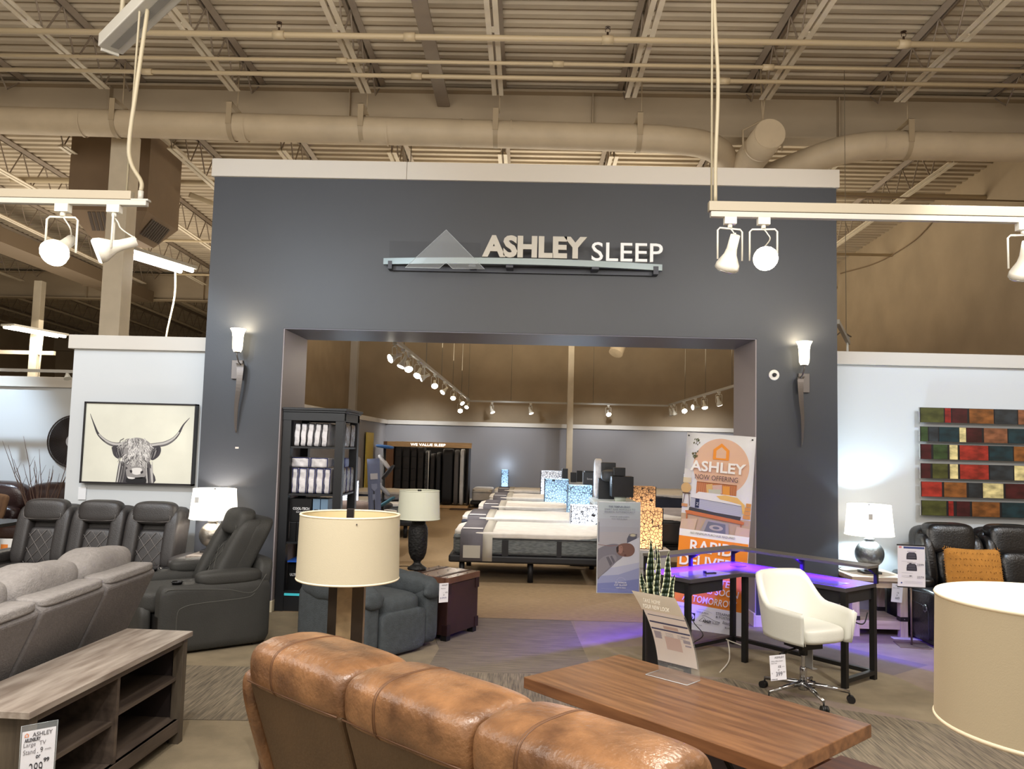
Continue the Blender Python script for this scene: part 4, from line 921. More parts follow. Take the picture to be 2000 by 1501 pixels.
# local: corner at origin, wing A along -y (to -1.17), wing B along +x (to 1.32)
top=MB().prism([(0,0),(1.32,0),(1.32,-.45),(.56,-.45),(.48,-.53),(.48,-1.17),(0,-1.17)],'z',.69,.72)
obj('desk_top',top,m_dkt,t,bevel=.002)
obj('drawer_box',MB().box(.02,.46,-1.15,-.75,.60,.688),m_dk,t,bevel=.002); obj('drawer_box',MB().box(.86,1.30,-.43,-.02,.60,.688),m_dk,t,bevel=.002)
for x,y in ((.02,-1.15),(.44,-1.15),(.02,-.02),(1.30,-.02),(1.30,-.43),(.46,-.46)): obj('leg',MB().box(x-.02,x+.02,y-.02,y+.02,0,.69),m_foot,t)
obj('floor_rail',MB().box(.0,.04,-1.13,-.04,.04,.07).box(.04,1.28,-.04,.0,.04,.07).box(1.28,1.32,-.41,-.04,.04,.07).box(.04,.42,-1.17,-1.13,.04,.07),m_foot,t)
obj('riser_shelf',MB().prism([(0,0),(1.34,0),(1.34,-.17),(.24,-.17),(.17,-.24),(.17,-1.18),(0,-1.18)],'z',.842,.862),m_dks,t,bevel=.001)
for x,y,ax in ((.015,-1.16,0),(.015,-.60,0),(.015,-.015,0),(.70,-.015,1),(1.325,-.015,1)):
    b=MB().box(x-.013,x+.013,y-.013,y+.013,.72,.842)
    if ax==0: b.prism([(x,.842),(x+.10,.842),(x+.10,.832),(x+.012,.785),(x,.785)],'y',y-.01,y+.01)
    else: b.prism([(y,.842),(y-.10,.842),(y-.10,.832),(y-.012,.785),(y,.785)],'x',x-.01,x+.01)
    obj('riser_bracket',b,m_foot,t)
m_led=M('led_purple',(70,20,255),.5,emit=4,ecol=(70,22,255))
obj('led_strip',MB().box(.03,.045,-1.12,-.10,.834,.841).box(.10,1.28,-.045,-.03,.834,.841),m_led,t)
dk=lambda x,y,z:tuple(Vector((1.87,7.26,z))+Matrix.Rotation(math.radians(-50.8),3,'Z')@Vector((x,y,0)))
for (p,q) in (((.10,-.62),(.06,-.70)),((.68,-.10),(.78,-.06))):
    l=bpy.data.lights.new('led_light','AREA'); l.energy=52; l.color=(.07,.01,1.0); l.shape='RECTANGLE'; l.size=1.05; l.size_y=.02; l.spread=math.radians(150)
    o=bpy.data.objects.new('led_light',l); COL.objects.link(o); o.location=dk(p[0],p[1],.833); o.rotation_euler=(0,0,math.radians(-50.8)+(PI/2 if p[0]<.2 else 0))
obj('gloss_panel',MB().box(.20,.47,-1.10,-.62,.7202,.7215),m_mat,t); obj('gloss_panel',MB().box(.68,1.22,-.42,-.20,.7202,.7215),m_mat,t)
obj('cable_grommet',MB().box(.17,.27,-.27,-.17,.7202,.724),m_foot,t,bevel=.002)
text('lettering','GAMING',F(220,210,240),t,.26,.42,-1.06,-1.03,y=0,depth=0,frame=Matrix(((1,0,0),(0,0,1),(0,0,0))).to_3x3() if 0 else None) if 0 else None
tag(obj('desk_gadget',MB().box(-.05,.05,-.015,.015,0,.006).box(-.055,-.045,-.015,.02,0,.02),m_foot,loc=dk(.36,-.78,.722),rot=(0,0,.4),bevel=.001),'small black clip lying on the left wing of the corner desk','gadget')
obj('outlet_plate',MB().box(.12,.22,-1.178,-1.17,.60,.66),m_foot,t); obj('outlet_ring',MB().tube([(.16+.022*math.cos(a),-1.181,.635+.016*math.sin(a)) for a in [2*PI*k/16 for k in range(17)]],.002,4),MC['chrome_soft'],t)
# cords beneath
for P,l,r,m in ((hose([dk(.30,-.90,.60),dk(.22,-.88,.45),dk(.26,-.86,.33),dk(.34,-.84,.24),dk(.22,-.84,.14),dk(.18,-.9,.02)],6),'thin black cord dangling under the left wing of the corner desk',.004,m_foot),
  (hose([dk(.55,-.9,.01),dk(.42,-.62,.02),dk(.34,-.50,.07),dk(.22,-.36,.11),dk(.10,-.20,.07),dk(.2,-.06,.01)],6),'white cord looping over the floor behind the corner desk',.005,F(214,208,196)),
  (hose([dk(1.20,-.30,.60),dk(1.22,-.28,.50),dk(1.25,-.20,.44),dk(1.27,-.10,.42),dk(1.28,-.06,.5)],6),'black cord sagging under the right end of the corner desk',.005,m_foot)):
    tag(obj('desk_cable',MB().tube(P,r,6),m),l,'cable')
tag(obj('power_adapter',MB().box(-.03,.03,-.02,.02,-.05,.05).cyl((0,0,.05),(0,0,.12),.004,n=6).box(-.012,.012,-.01,.01,.05,.07),m_foot,loc=dk(1.16,-.40,.475),bevel=.004),'black plug adapter hanging under the right end of the corner desk','adapter')
tag(obj('power_strip',MB().box(-.14,.14,-.03,.03,0,.04,0).box(-.02,.10,-.02,.02,.04,.055,1),[F(206,200,188),m_foot],loc=(1.22,6.42,0),rot=(0,0,.6),bevel=.004),'white power strip on the floor under the left wing of the corner desk','power strip')
# ---------------------------------------------------------------- office chair
m_wl=M('leather_white',(226,226,216),.42,bump=.08,bs=120)
m_chr=M('chrome',(190,190,192),.12,metal=1)
t=thing('office_chair','white leather tub office chair on a chrome five-star base before the corner desk','chair',(1.96,5.70,0),math.radians(24))
PTS=hose([(-.195,-.215,.0),(-.216,-.08,0),(-.212,.07,0),(-.165,.175,0),(0,.205,0),(.165,.175,0),(.212,.07,0),(.216,-.08,0),(.195,-.215,0)],5)
K=len(PTS)-1
def topz(s): 
    a=abs(s-.5)*2; return .868-.004*0 if a<.22 else (.868-(.868-.665)*(1-math.cos(min(1,(a-.22)/.38)*PI))/2 - .012*max(0,(a-.6)/.4))
def shell(i,j,off):
    s=i; p=PTS[min(K,int(round(s*K)))]; z=.42+(topz(s)-.03-.42)*j
    c=Vector((p.x,p.y,0)); nrm=Vector((p.x,p.y*1.0,0)).normalized(); fl_=.035*j
    return tuple(c+nrm*(off+fl_)+Vector((0,.05*j*max(0,1-abs(s-.5)*3),z)))
sh=MB(); T=.024
path=[(0,-T),(1,-T)]
vs=[];NJ=10
for i in range(K+1):
    s=i/K; ring=[shell(s,j/NJ,-T) for j in range(NJ+1)]
    tp=Vector(shell(s,1,0)); 
    ring+=[tuple(tp+Vector((0,0,.014)))]
    ring+=[shell(s,j/NJ,T) for j in range(NJ,-1,-1)]
    vs+=ring
m=2*(NJ+1)+1
fs=[(i*m+j,(i+1)*m+j,(i+1)*m+(j+1)%m,i*m+(j+1)%m) for i in range(K) for j in range(m)]
fs+=[tuple(range(m)),tuple(K*m+j for j in reversed(range(m)))]
sh.add(vs,fs,0,True)
obj('tub_shell',sh,m_wl,t,bevel=0)
obj('seat_cushion',MB().sbox((0,-.03,.475),(.375,.42,.125),4.5,12),m_wl,t)
for s in (-1,1): obj('seam_piping',MB().tube([(s*.202,-.237,.425),(s*.212,-.24,.52),(s*.224,-.236,.64)],.004,6),m_wl,t)
obj('swivel_plate',MB().box(-.09,.09,-.09,.09,.355,.42).cyl((0,0,.30),(0,0,.36),.03,n=14),m_foot,t)
obj('tilt_lever',MB().tube([(0,0,.36),(-.14,-.03,.35),(-.23,-.05,.335)],.007,6).tube([(-.19,-.04,.343),(-.25,-.055,.33)],.013,8),m_foot,t)
obj('side_flap',MB().box(.055,.06,-.03,.04,.20,.36).box(.055,.10,-.03,.04,.20,.205),m_mer if 0 else M('flap_grey',(168,166,160),.5),t)
obj('gas_column',MB().lathe([(.014,.20),(.014,.36)],n=14).lathe([(.0,.08),(.024,.08),(.024,.21),(.020,.22),(.014,.22)],n=16).lathe([(.0,.065),(.034,.065),(.034,.115),(.024,.12)],n=16),m_chr,t)
st=MB()
for k in range(5):
    a=math.radians(-84+72*k-24); d=Vector((math.cos(a),math.sin(a),0)); p=Vector((-d.y,d.x,0))
    A,B=d*.03+Vector((0,0,.105)),d*.30+Vector((0,0,.075))
    arm=MB().tube([A,d*.16+Vector((0,0,.095)),B],[.019,.015,.011],10)
    obj('star_arm',arm,m_chr,t)
    w_=MB().tube([B+Vector((0,0,-.005)),B+Vector((0,0,-.03))],.006,6)
    q=B+d*.01; 
    for sgn in (-1,1): w_.tube([Vector((q.x,q.y,.026))+p*sgn*.008,Vector((q.x,q.y,.026))+p*sgn*.022],.026,14)
    w_.tube([Vector((q.x,q.y,.03))-p*.012,Vector((q.x,q.y,.03))+p*.012],.022,12)
    obj('caster',w_,m_foot,t)
card('price card reading 399 hanging under the seat of the white office chair',(1.705,5.46,.352),math.radians(12),.115,.165,
  [('ASHLEY',.30,.92,.87,.95,F(110,108,112),.01),('White Office Swivel',.08,.80,.74,.79,F(90,88,92),0),('Desk Chair',.08,.45,.66,.71,F(90,88,92),0),('12',.52,.68,.50,.58,m_pen,.02),('mth',.75,.9,.51,.55,m_penl,0),('or',.48,.58,.39,.43,m_pen,.02),('$',.08,.12,.26,.32,m_pen,0),('399',.34,.74,.16,.34,F(90,88,100),.0),('99',.78,.92,.27,.34,m_penl,0),('PRICE',.05,.42,.03,.07,m_pen,.02)],roll=math.radians(-4),acr=False)
# ---------------------------------------------------------------- plant
t=thing('snake_plant','variegated snake plant in a black floor planter beside the corner desk','plant',(1.01,6.10,0))
obj('planter',MB().lathe([(0,0),(.06,0),(.085,.10),(.095,.50),(.10,.52),(.088,.52),(.085,.48),(0,.48)],n=4*6),m_foot,t)
m_lf=M('leaf_dark_green',(22,34,24),.4,col2=(40,58,36),vs=20,st=(1,1,6)); m_le=M('leaf_cream_edge',(214,216,176),.45)
rr=random.Random(4)
for k,(x,h,le,w) in enumerate([(-.035,.545,-.02,.026),(-.01,.50,.01,.022),(.02,.525,-.03,.024),(.035,.47,.05,.024),(-.06,.30,-.06,.02),(.06,.30,.06,.02),(.0,.36,.0,.02),(-.075,.22,-.03,.018),(.07,.20,.02,.018)]):
    y=(-.03 if k%2 else .02); L=MB(); vs=[];N=12
    for i in range(N+1):
        v=i/N; ww=w*1.35*(1.0 if v<.55 else (1-((v-.55)/.45)**1.6))+.0008; wob=.006*math.sin(v*9+k); tw=.5*math.sin(k)+v*.4
        c=Vector((x+le*v+wob,y+.02*v,.47+h*v)); d=Vector((math.cos(tw),math.sin(tw),0))
        vs+=[c-d*ww,c-d*ww*.72,c+Vector((0,.004,0)),c+d*ww*.72,c+d*ww]
    fs=[];mi=[]
    for i in range(N):
        for j in range(4): L.add([vs[5*i+j],vs[5*i+j+1],vs[5*i+5+j+1],vs[5*i+5+j]],[(0,1,2,3)],0 if j in (1,2) else 1,True)
    obj('leaf',L,[m_lf,m_le],t,solid=.002)
# ---------------------------------------------------------------- printed banner
class Art:
    """flat printing in an x/z plane facing -y; u 0..1 left-right, v 0..1 top-bottom"""
    def __init__(s,w,h,y0,z0=0,x0=0,step=.0002): s.w,s.h,s.y,s.z0,s.x0,s.st=w,h,y0,z0,x0,step; s.mb=MB(); s.ms=[]; s.n=0
    def p(s,u,v): return (s.x0+u*s.w,s.z0+s.h*(1-v))
    def m(s,c):
        mt=c if not isinstance(c,tuple) else F(*c)
        if mt not in s.ms: s.ms.append(mt)
        return s.ms.index(mt)
    def poly(s,pts,c,smooth=0):
        if smooth: pts=[(q.x,q.y) for q in hose([(a,b,0) for a,b in pts+[pts[0]]],smooth)][:-1]
        s.n+=1; y=s.y-s.st*s.n; s.mb.add([(s.p(u,v)[0],y,s.p(u,v)[1]) for u,v in pts],[tuple(range(len(pts)))],s.m(c)); return s
    def rect(s,u0,u1,v0,v1,c): return s.poly([(u0,v0),(u0,v1),(u1,v1),(u1,v0)],c)
    def disc(s,u,v,ru,c,n=40,rv=None):
        rv=rv or ru*s.w/s.h; return s.poly([(u+ru*math.cos(2*PI*k/n),v-rv*math.sin(2*PI*k/n)) for k in range(n)][::-1],c)
    def line(s,pts,wd,c):
        s.n+=1; y=s.y-s.st*s.n; vs=[]; k=len(pts)
        for i,(u,v) in enumerate(pts):
            a=Vector(s.p(*pts[max(i-1,0)]));b=Vector(s.p(*pts[min(i+1,k-1)])); d=(b-a).normalized(); nn=Vector((-d.y,d.x))*wd/2; q=Vector(s.p(u,v))
            vs+=[(q.x+nn.x,y,q.y+nn.y),(q.x-nn.x,y,q.y-nn.y)]
        s.mb.add(vs,[(2*i,2*i+1,2*i+3,2*i+2) for i in range(k-1)],s.m(c)); return s
    def done(s,name,parent): return obj(name,s.mb,s.ms,parent)
BW,BH=.665,1.87
t=thing('pull_up_banner','tall ASHLEY NOW OFFERING rapid delivery banner standing before the right pillar','banner',(1.45,7.84,0)); t.rotation_euler=(math.radians(-2),math.radians(3.2),math.radians(-29))
bn=MB(); bn.grid(lambda i,j:(BW*i-.0+ .02*(j)*0,-.001+.012*math.sin(j*PI)*0,.01+BH*j),6,12)
obj('banner_sheet',bn,F(222,222,224),t,solid=.002)
A=Art(BW,BH,-.002,.01)
A.rect(.0,1,.42,.50,(186,160,134)); A.rect(.0,.11,.19,.42,(214,212,212))
A.disc(.53,.165,.405,(224,184,156),56)
for (u,v,n) in ((.15,.04,14),(.13,.11,18)):
    rr=random.Random(n)
    for k in range(n): 
        a=rr.uniform(0,6.28); r=rr.uniform(.01,.06); A.poly([(u+r*math.cos(a),v+r*.35*math.sin(a)),(u+r*math.cos(a)+.022,v+r*.35*math.sin(a)-.006),(u+r*math.cos(a)+.012,v+r*.35*math.sin(a)+.008)],(84+rr.randint(-20,20),88,56))
hs=[(.41,.13),(.41,.079),(.525,.045),(.64,.079),(.64,.13)]
A.poly(hs,(240,150,50)); A.poly([(.455,.121),(.455,.084),(.527,.064),(.597,.084),(.597,.121)],(224,184,156))
# bedroom picture
A.rect(.20,.78,.25,.315,(186,116,70)); A.rect(.20,.78,.25,.254,(140,78,44))
for k in range(18): A.rect(.215+.031*k,.221+.031*k,.256,.315,(206,140,96))
A.poly([(.34,.262),(.43,.255),(.44,.30),(.36,.31)],(214,174,110)); A.poly([(.43,.262),(.57,.255),(.58,.30),(.45,.30)],(208,174,160)); A.poly([(.58,.262),(.68,.26),(.69,.305),(.59,.305)],(224,152,64)); A.poly([(.38,.285),(.56,.28),(.56,.312),(.39,.315)],(190,190,164))
A.poly([(.13,.335),(.24,.302),(.78,.305),(.88,.352),(.5,.345)],(226,224,222)); A.poly([(.13,.335),(.5,.343),(.88,.352),(.87,.405),(.5,.398),(.13,.384)],(178,180,190))
for k in range(5): A.line([(.14,.345+.009*k),(.5,.352+.009*k),(.87,.36+.009*k)],.002,(154,158,172))
A.line([(.13,.336),(.5,.344),(.88,.353)],.004,(70,74,100))
A.poly([(.50,.315),(.62,.306),(.80,.312),(.91,.345),(.92,.385),(.89,.39),(.86,.345),(.68,.335),(.56,.33)],(226,184,104))
A.rect(.20,.26,.338,.385,(40,46,74)); text('lettering','Z',F(220,220,226),t,.148,.172,1.185,1.21,y=-.03,depth=0)
A.poly([(.12,.384),(.5,.398),(.87,.405),(.86,.425),(.5,.418),(.11,.402)],(62,60,62))
A.poly([(.06,.405),(.12,.402),(.86,.424),(.92,.43),(.91,.443),(.08,.42)],(196,112,62)); A.poly([(.08,.42),(.10,.42),(.10,.455),(.085,.455)],(176,96,52)); A.poly([(.87,.44),(.885,.44),(.885,.475),(.87,.475)],(176,96,52))
A.disc(.05,.288,.075,(204,168,110)); A.rect(.0,.12,.235,.262,(212,196,164)); A.rect(.0,.12,.312,.318,(88,62,50)); A.line([(.04,.318),(.01,.385)],.006,(88,62,50)); A.line([(.10,.318),(.12,.38)],.006,(88,62,50)); A.rect(.0,.09,.37,.385,(196,142,96))
for k in range(4): A.rect(.93-.012*k,1.0,.335+.02*k,.353+.02*k,(208,146,78))
A.poly([(.30,.50),(.38,.437),(.70,.445),(.72,.50)],(158,150,148)); A.poly([(.36,.50),(.41,.447),(.66,.452),(.67,.50)],(110,112,124)); A.disc(.53,.475,.10,(176,166,160),24,.014); A.disc(.53,.475,.05,(108,110,122),20,.007)
A.poly([(.0,.50),(.02,.45),(.25,.44),(.22,.50)],(204,176,152)); A.poly([(.80,.50),(.82,.455),(1.0,.46),(1.0,.50)],(206,178,154))
A.rect(0,1,.50,.535,(236,234,230)); A.rect(0,1,.535,.872,(238,140,38)); A.rect(0,1,.872,1,(232,232,240))
# logo marks
A.poly([(.18,.915),(.32,.915),(.32,.955),(.18,.955)],(20,20,24)); A.disc(.25,.935,.062,(232,232,240),20,.017)
A.line([(.38,.948),(.44,.928),(.455,.93),(.47,.937)],.0035,(60,60,70)); A.line([(.38,.948),(.44,.948)],.0035,(60,60,70)); A.line([(.42,.922),(.46,.918),(.53,.925),(.60,.935),(.68,.937)],.0035,(50,50,60))
A.line([(.36,.893),(.42,.890),(.50,.894),(.56,.90)],.002,(130,130,150))
A.done('banner_print',t)
yy=-.036; bt=lambda s,u0,u1,v0,v1,c,b=0,it=0:text('lettering',s,F(*c),t,u0*BW,u1*BW,.01+BH*(1-v1),.01+BH*(1-v0),y=yy,depth=0,bold=b,italic=it)
bt('ASHLEY',.10,.90,.142,.196,(246,244,240),.025); bt('NOW OFFERING',.18,.80,.212,.237,(92,70,72))
bt('NO MINIMUM PURCHASE REQUIRED.',.17,.82,.509,.521,(96,94,96),0,.2)
bt('RAPID',.18,.80,.548,.608,(246,240,240),.02); bt('DELIVERY',.04,.95,.625,.682,(246,240,244),.02)
bt('FOR BETTER',.16,.86,.728,.762,(246,238,240),.01,.15); bt('SLEEP AS SOON',.10,.92,.772,.806,(246,238,240),.01,.15); bt('AS TOMORROW',.12,.90,.824,.858,(246,238,240),.01,.15)
bt('BEAUTYREST',.08,.20,.888,.896,(90,90,110)); bt('TEMPUR-PEDIC',.34,.52,.900,.908,(70,70,96)); bt('STEARNS',.62,.82,.888,.901,(70,70,84),.01); bt('& FOSTER',.62,.84,.905,.917,(70,70,84),.01)
bt('Sealy',.20,.30,.928,.943,(20,20,24),.02); bt('ASHLEY',.44,.565,.936,.95,(24,24,34),.05); bt('SLEEP',.575,.68,.937,.949,(70,70,84)); bt('Beautyrest',.72,.90,.925,.945,(60,60,72),0,.3); bt('BLACK',.76,.86,.952,.96,(70,70,84)); bt('*See store for details.',.26,.44,.964,.970,(120,120,140))
obj('support_leg',MB().tube([(.50,.02,.95),(.60,.28,.08)],.006,6).tube([(.16,.02,.95),(.06,.28,.08)],.006,6),M('pole_grey',(150,148,146),.4,metal=.4),t)
obj('corner_pin',MB().tube([(.02,-.01,BH-.02),(.02,.0,BH-.02)],.008,8).tube([(BW-.03,-.01,BH-.02),(BW-.03,.0,BH-.02)],.008,8),m_foot,t)
# ---------------------------------------------------------------- floor poster by the first bed
PW,PH=.51,1.07
t=thing('floor_poster','pale blue poster of a sleeping man standing on the floor beside the nearest bed','poster',(.855,9.50,0)); t.rotation_euler=(0,0,math.radians(2))
obj('poster_board',MB().box(0,PW,0,.02,0,PH),F(206,208,212),t,bevel=.002)
A=Art(PW-.02,PH-.02,-.0005,.01,.01)
G=[(188,200,206),(184,192,202),(180,184,196),(176,178,190)]
for k,g in enumerate(G): A.rect(0,1,.0+.09*k,.36,g)
A.rect(0,1,.33,.56,(182,180,188))
for k in range(9): A.line([(.02,.34+.02*k),(1,.35+.02*k)],.0012,(168,166,176))
A.poly([(.70,.40),(.76,.345),(.94,.345),(.93,.47),(.70,.47)],(92,94,112)); A.disc(.84,.36,.085,(150,146,142),20,.02); A.disc(.84,.36,.06,(206,200,176),20,.013)
A.poly([(0,.56),(.45,.52),(.70,.45),(1,.38),(1,1),(0,1)],(208,212,226))
A.poly([(0,.74),(.4,.72),(1,.66),(1,1),(0,1)],(186,192,220)); A.poly([(0,.82),(.5,.80),(1,.72),(1,1),(0,1)],(156,164,208)); A.poly([(0,.90),(.5,.88),(1,.84),(1,1),(0,1)],(128,138,196))
A.poly([(.0,.52),(.15,.485),(.35,.46),(.52,.47),(.60,.52),(.60,.60),(.45,.66),(.28,.74),(.08,.82),(0,.84)],(128,126,138),4)
A.poly([(0,.66),(.16,.60),(.40,.58),(.45,.64),(.28,.72),(.06,.82),(0,.82)],(144,142,152),4); A.poly([(.20,.61),(.26,.60),(.36,.68),(.30,.71)],(104,102,114)); A.poly([(.30,.60),(.34,.59),(.42,.655),(.38,.68)],(104,102,114))
A.poly([(.44,.505),(.52,.465),(.66,.45),(.80,.458),(.88,.50),(.88,.55),(.80,.59),(.66,.60),(.52,.585),(.45,.55)],(126,94,86),5)
A.poly([(.47,.52),(.52,.485),(.58,.48),(.60,.53),(.56,.565),(.50,.555)],(166,126,114),4); A.poly([(.44,.50),(.49,.485),(.50,.54),(.46,.555)],(52,38,40),3)
A.line([(.55,.49),(.57,.505)],.004,(60,40,40)); A.line([(.60,.535),(.63,.55)],.004,(60,40,40)); A.line([(.49,.515),(.53,.53)],.003,(190,140,130)); A.disc(.66,.585,.03,(96,64,62),14,.012)
A.line([(.0,.47),(.3,.485),(.45,.475)],.004,(150,92,80))
A.line([(.46,.86),(.52,.835),(.57,.83),(.62,.835),(.68,.86)],.002,(214,216,240)); A.line([(.10,.955),(.9,.97)],.0014,(190,194,226)); A.line([(.1,.125),(.86,.128)],.001,(150,156,170))
A.line([(.015,.22),(.015,.44)],.006,(70,76,96))
A.done('poster_print',t)
yy=-.022; bt=lambda s,u0,u1,v0,v1,c,b=0:text('lettering',s,F(*c),t,.01+u0*(PW-.02),.01+u1*(PW-.02),PH-.01-(PH-.02)*v1,PH-.01-(PH-.02)*v0,y=yy,depth=0,bold=b)
bt('THE TEMPUR-ERGO',.24,.76,.035,.055,(112,120,142),.015); bt('SMART BASE RESPONDS TO',.14,.88,.065,.083,(126,132,152)); bt('SNORING AUTOMATICALLY',.14,.88,.094,.112,(126,132,152))
bt('SMARTER SLEEP STARTS',.28,.74,.150,.162,(120,126,146)); bt('WITH TEMPUR-PEDIC',.31,.70,.175,.187,(120,126,146))
bt('SUMMER',.42,.70,.875,.895,(226,228,246),.01); bt('OF SLEEP',.40,.71,.902,.922,(226,228,246),.01); bt('TEMPUR-PEDIC',.44,.68,.936,.947,(240,240,250),.02)
# ---------------------------------------------------------------- trunk table
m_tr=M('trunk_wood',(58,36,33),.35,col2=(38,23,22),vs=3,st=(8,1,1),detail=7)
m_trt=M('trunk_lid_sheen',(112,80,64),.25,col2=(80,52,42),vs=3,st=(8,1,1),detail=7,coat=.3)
t=thing('trunk_table','dark red-brown studded trunk side table between the slate recliner and the sleep room','table',(-.735,7.30,0),math.radians(-28))
tw,td=.45,.50
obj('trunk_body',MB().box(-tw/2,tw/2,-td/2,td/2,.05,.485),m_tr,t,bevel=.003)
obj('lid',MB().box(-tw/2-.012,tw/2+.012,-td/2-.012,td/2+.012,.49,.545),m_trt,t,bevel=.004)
s_=MB()
for x in (-.13,.13): s_.box(x-.018,x+.018,-td/2-.016,td/2+.016,.546,.549)
s_.box(-tw/2-.014,tw/2+.014,-.018,.018,.546,.549) if 0 else None
obj('lid_straps',s_,m_tr,t)
n_=MB()
for x in (-.21,-.13,.0,.13,.21):
    for y in (-.24,-.08,.08,.24): n_.lathe([(0,.553),(.005,.552),(.007,.548)],(x,y,0),8)
obj('studs',n_,m_wirem,t)
for sx in (-1,1):
    for sy in (-1,1):
        for z in (.05,.40): obj('corner_cap',MB().obox((sx*(tw/2-.02),sy*(td/2+.002),z+.045),(.055,.008,.09)).obox((sx*(tw/2+.002),sy*(td/2-.02),z+.045),(.008,.055,.09)),M('trunk_leather',(40,22,22),.4),t)
for sx in (-1,1):
    for sy in (-1,1): obj('foot',MB().box(sx*(tw/2-.035)-.03,sx*(tw/2-.035)+.03,sy*(td/2-.035)-.03,sy*(td/2-.035)+.03,0,.05),m_foot,t)
card('white price card hanging on the right arm of the slate recliner beside the trunk',(-.655,6.62,.56),math.radians(30),.082,.155,
  [('ASHLEY',.25,.9,.86,.94,m_penl,.01),('Recliner',.2,.7,.70,.76,m_penl,0),('.. 15',.4,.9,.48,.55,m_pen,.01),('or',.45,.58,.36,.41,m_pen,.02),('$ 479.99',.12,.8,.18,.28,F(110,110,150),0)],acr=False)
# left end table under the lamp
t=thing('end_table','grey wood end table between the dark grey sofa and the dark grey recliner','table',(-3.0,7.68,0),0)
obj('table_top',MB().box(-.16,.20,-.23,.23,.57,.60),m_gw,t,bevel=.002)
for sx in (-.13,.17):
    for sy in (-.2,.2): obj('leg',MB().box(sx-.025,sx+.025,sy-.025,sy+.025,0,.57),m_gwv,t)
obj('shelf',MB().box(-.14,.18,-.21,.21,.15,.17),m_gwd,t)
# right pale table
m_pw=M('wood_pale_wash',(206,188,166),.5,col2=(176,156,136),vs=3.2,st=(1,9,9),detail=7)
m_pwv=M('wood_pale_wash_upright',(206,188,168),.5,col2=(180,160,142),vs=3.2,st=(9,9,1),detail=7)
t=thing('end_table','pale whitewashed wood end table with metal corner straps at the right pillar','table',(3.365,7.94,0))
obj('table_top',MB().box(-.275,.255,-.29,.29,.515,.555),m_pw,t,bevel=.003)
obj('apron',MB().box(-.24,.22,-.25,-.23,.45,.515).box(-.24,-.22,-.25,.25,.45,.515).box(.20,.22,-.25,.25,.45,.515),m_pw,t)
for sx in (-.235,.215):
    for sy in (-.24,.24):
        l=obj('leg',MB().box(sx-.035,sx+.035,sy-.035,sy+.035,0,.515),m_pwv,t,bevel=.003)
        for z in (.15,.47): 
            obj('metal_strap',MB().box(sx-.038,sx+.038,sy-.038,sy+.038,z,z+.04),M('strap_iron',(54,48,48),.45,metal=.5),l)
            if sy<0: obj('strap_bolt',MB().tube([(sx,sy-.042,z+.02),(sx,sy-.037,z+.02)],.005,8),M('bolt_steel',(190,188,184),.3,metal=.8),l)
obj('lower_shelf',MB().box(-.25,.23,-.26,.26,.12,.15).box(-.20,.18,-.265,-.25,.07,.15),m_pw,t,bevel=.002)
card('white price card hanging from the pale end table at the right',(3.51,7.64,.50),math.radians(4),.105,.17,[('ASHLEY',.3,.92,.87,.95,m_penl,.01),('End Table',.1,.7,.74,.80,m_penl,0),('12',.5,.66,.48,.56,m_pen,.02),('or',.45,.58,.36,.41,m_pen,.02),('449',.34,.74,.14,.30,m_pen,.0)],roll=math.radians(5),acr=False)
tag(obj('lamp_cord',MB().tube(hose([(3.28,7.92,.578),(3.2,7.95,.562),(3.14,8.0,.561),(3.15,8.12,.561),(3.2,8.2,.561)],6),.004,6),F(110,104,96)),'thin cord lying on the pale end table behind the silver lamp','cable')
# floor sign stand
t=thing('floor_sign','floor-standing price sign with two pictures of the black sofa on a slim grey pole','sign',(3.50,7.36,0),math.radians(-10))
obj('foot_plate',MB().box(-.125,.14,-.115,.115,0,.008),M('stand_bronze',(118,100,90),.4,metal=.5),t,bevel=.002)
obj('pole',MB().cyl((0.0,0,.008),(0.0,0,.56),.008,n=10),MC['stand_bronze'],t)
obj('sign_sheet',MB().box(-.115,.115,-.022,-.016,.52,.895),F(236,234,240),t); obj('sign_frame',MB().box(-.12,.12,-.024,-.014,.888,.90).box(-.12,.12,-.024,-.014,.515,.525),m_dk,t)
A=Art(.23,.375,-.0222,.52,-.115)
A.rect(.22,.98,.035,.085,(70,84,140)); A.rect(.05,.15,.03,.08,(226,150,150))
for v in (.20,.47):
    A.poly([(.32,v+.08),(.34,v+.0),(.42,v-.03),(.62,v-.03),(.68,v+.0),(.70,v+.08),(.70,v+.14),(.32,v+.14)],(52,50,60)); A.rect(.38,.64,v-.01,v+.06,(78,76,88)); A.rect(.36,.66,v+.08,v+.10,(90,88,100)); A.rect(.35,.67,v-.06,v-.045,(190,184,190))
for v in (.39,.66,.73,.76): A.line([(.14,v),(.55,v+.004)],.0015,(150,150,160))
for v in (.42,.72): A.rect(.42,.50,v,v+.022,(90,88,100))
A.disc(.13,.90,.03,(60,80,150),12)
for v in (.86,.88,.905): A.line([(.22,v),(.9,v+.004)],.0012,(170,170,184))
A.done('sign_print',t)
for s,z in (('2399',.715),('2279',.605)): text('lettering',s,F(70,68,82),t,.045,.10,z,z+.018,y=-.031,depth=0)
tag(obj('floor_leaflet',MB().box(-.15,.15,-.04,.04,0,.006),F(216,216,226),loc=(3.60,7.62,0),rot=(0,0,-.12),bevel=.002),'white plastic strip on the floor behind the floor sign','strip')
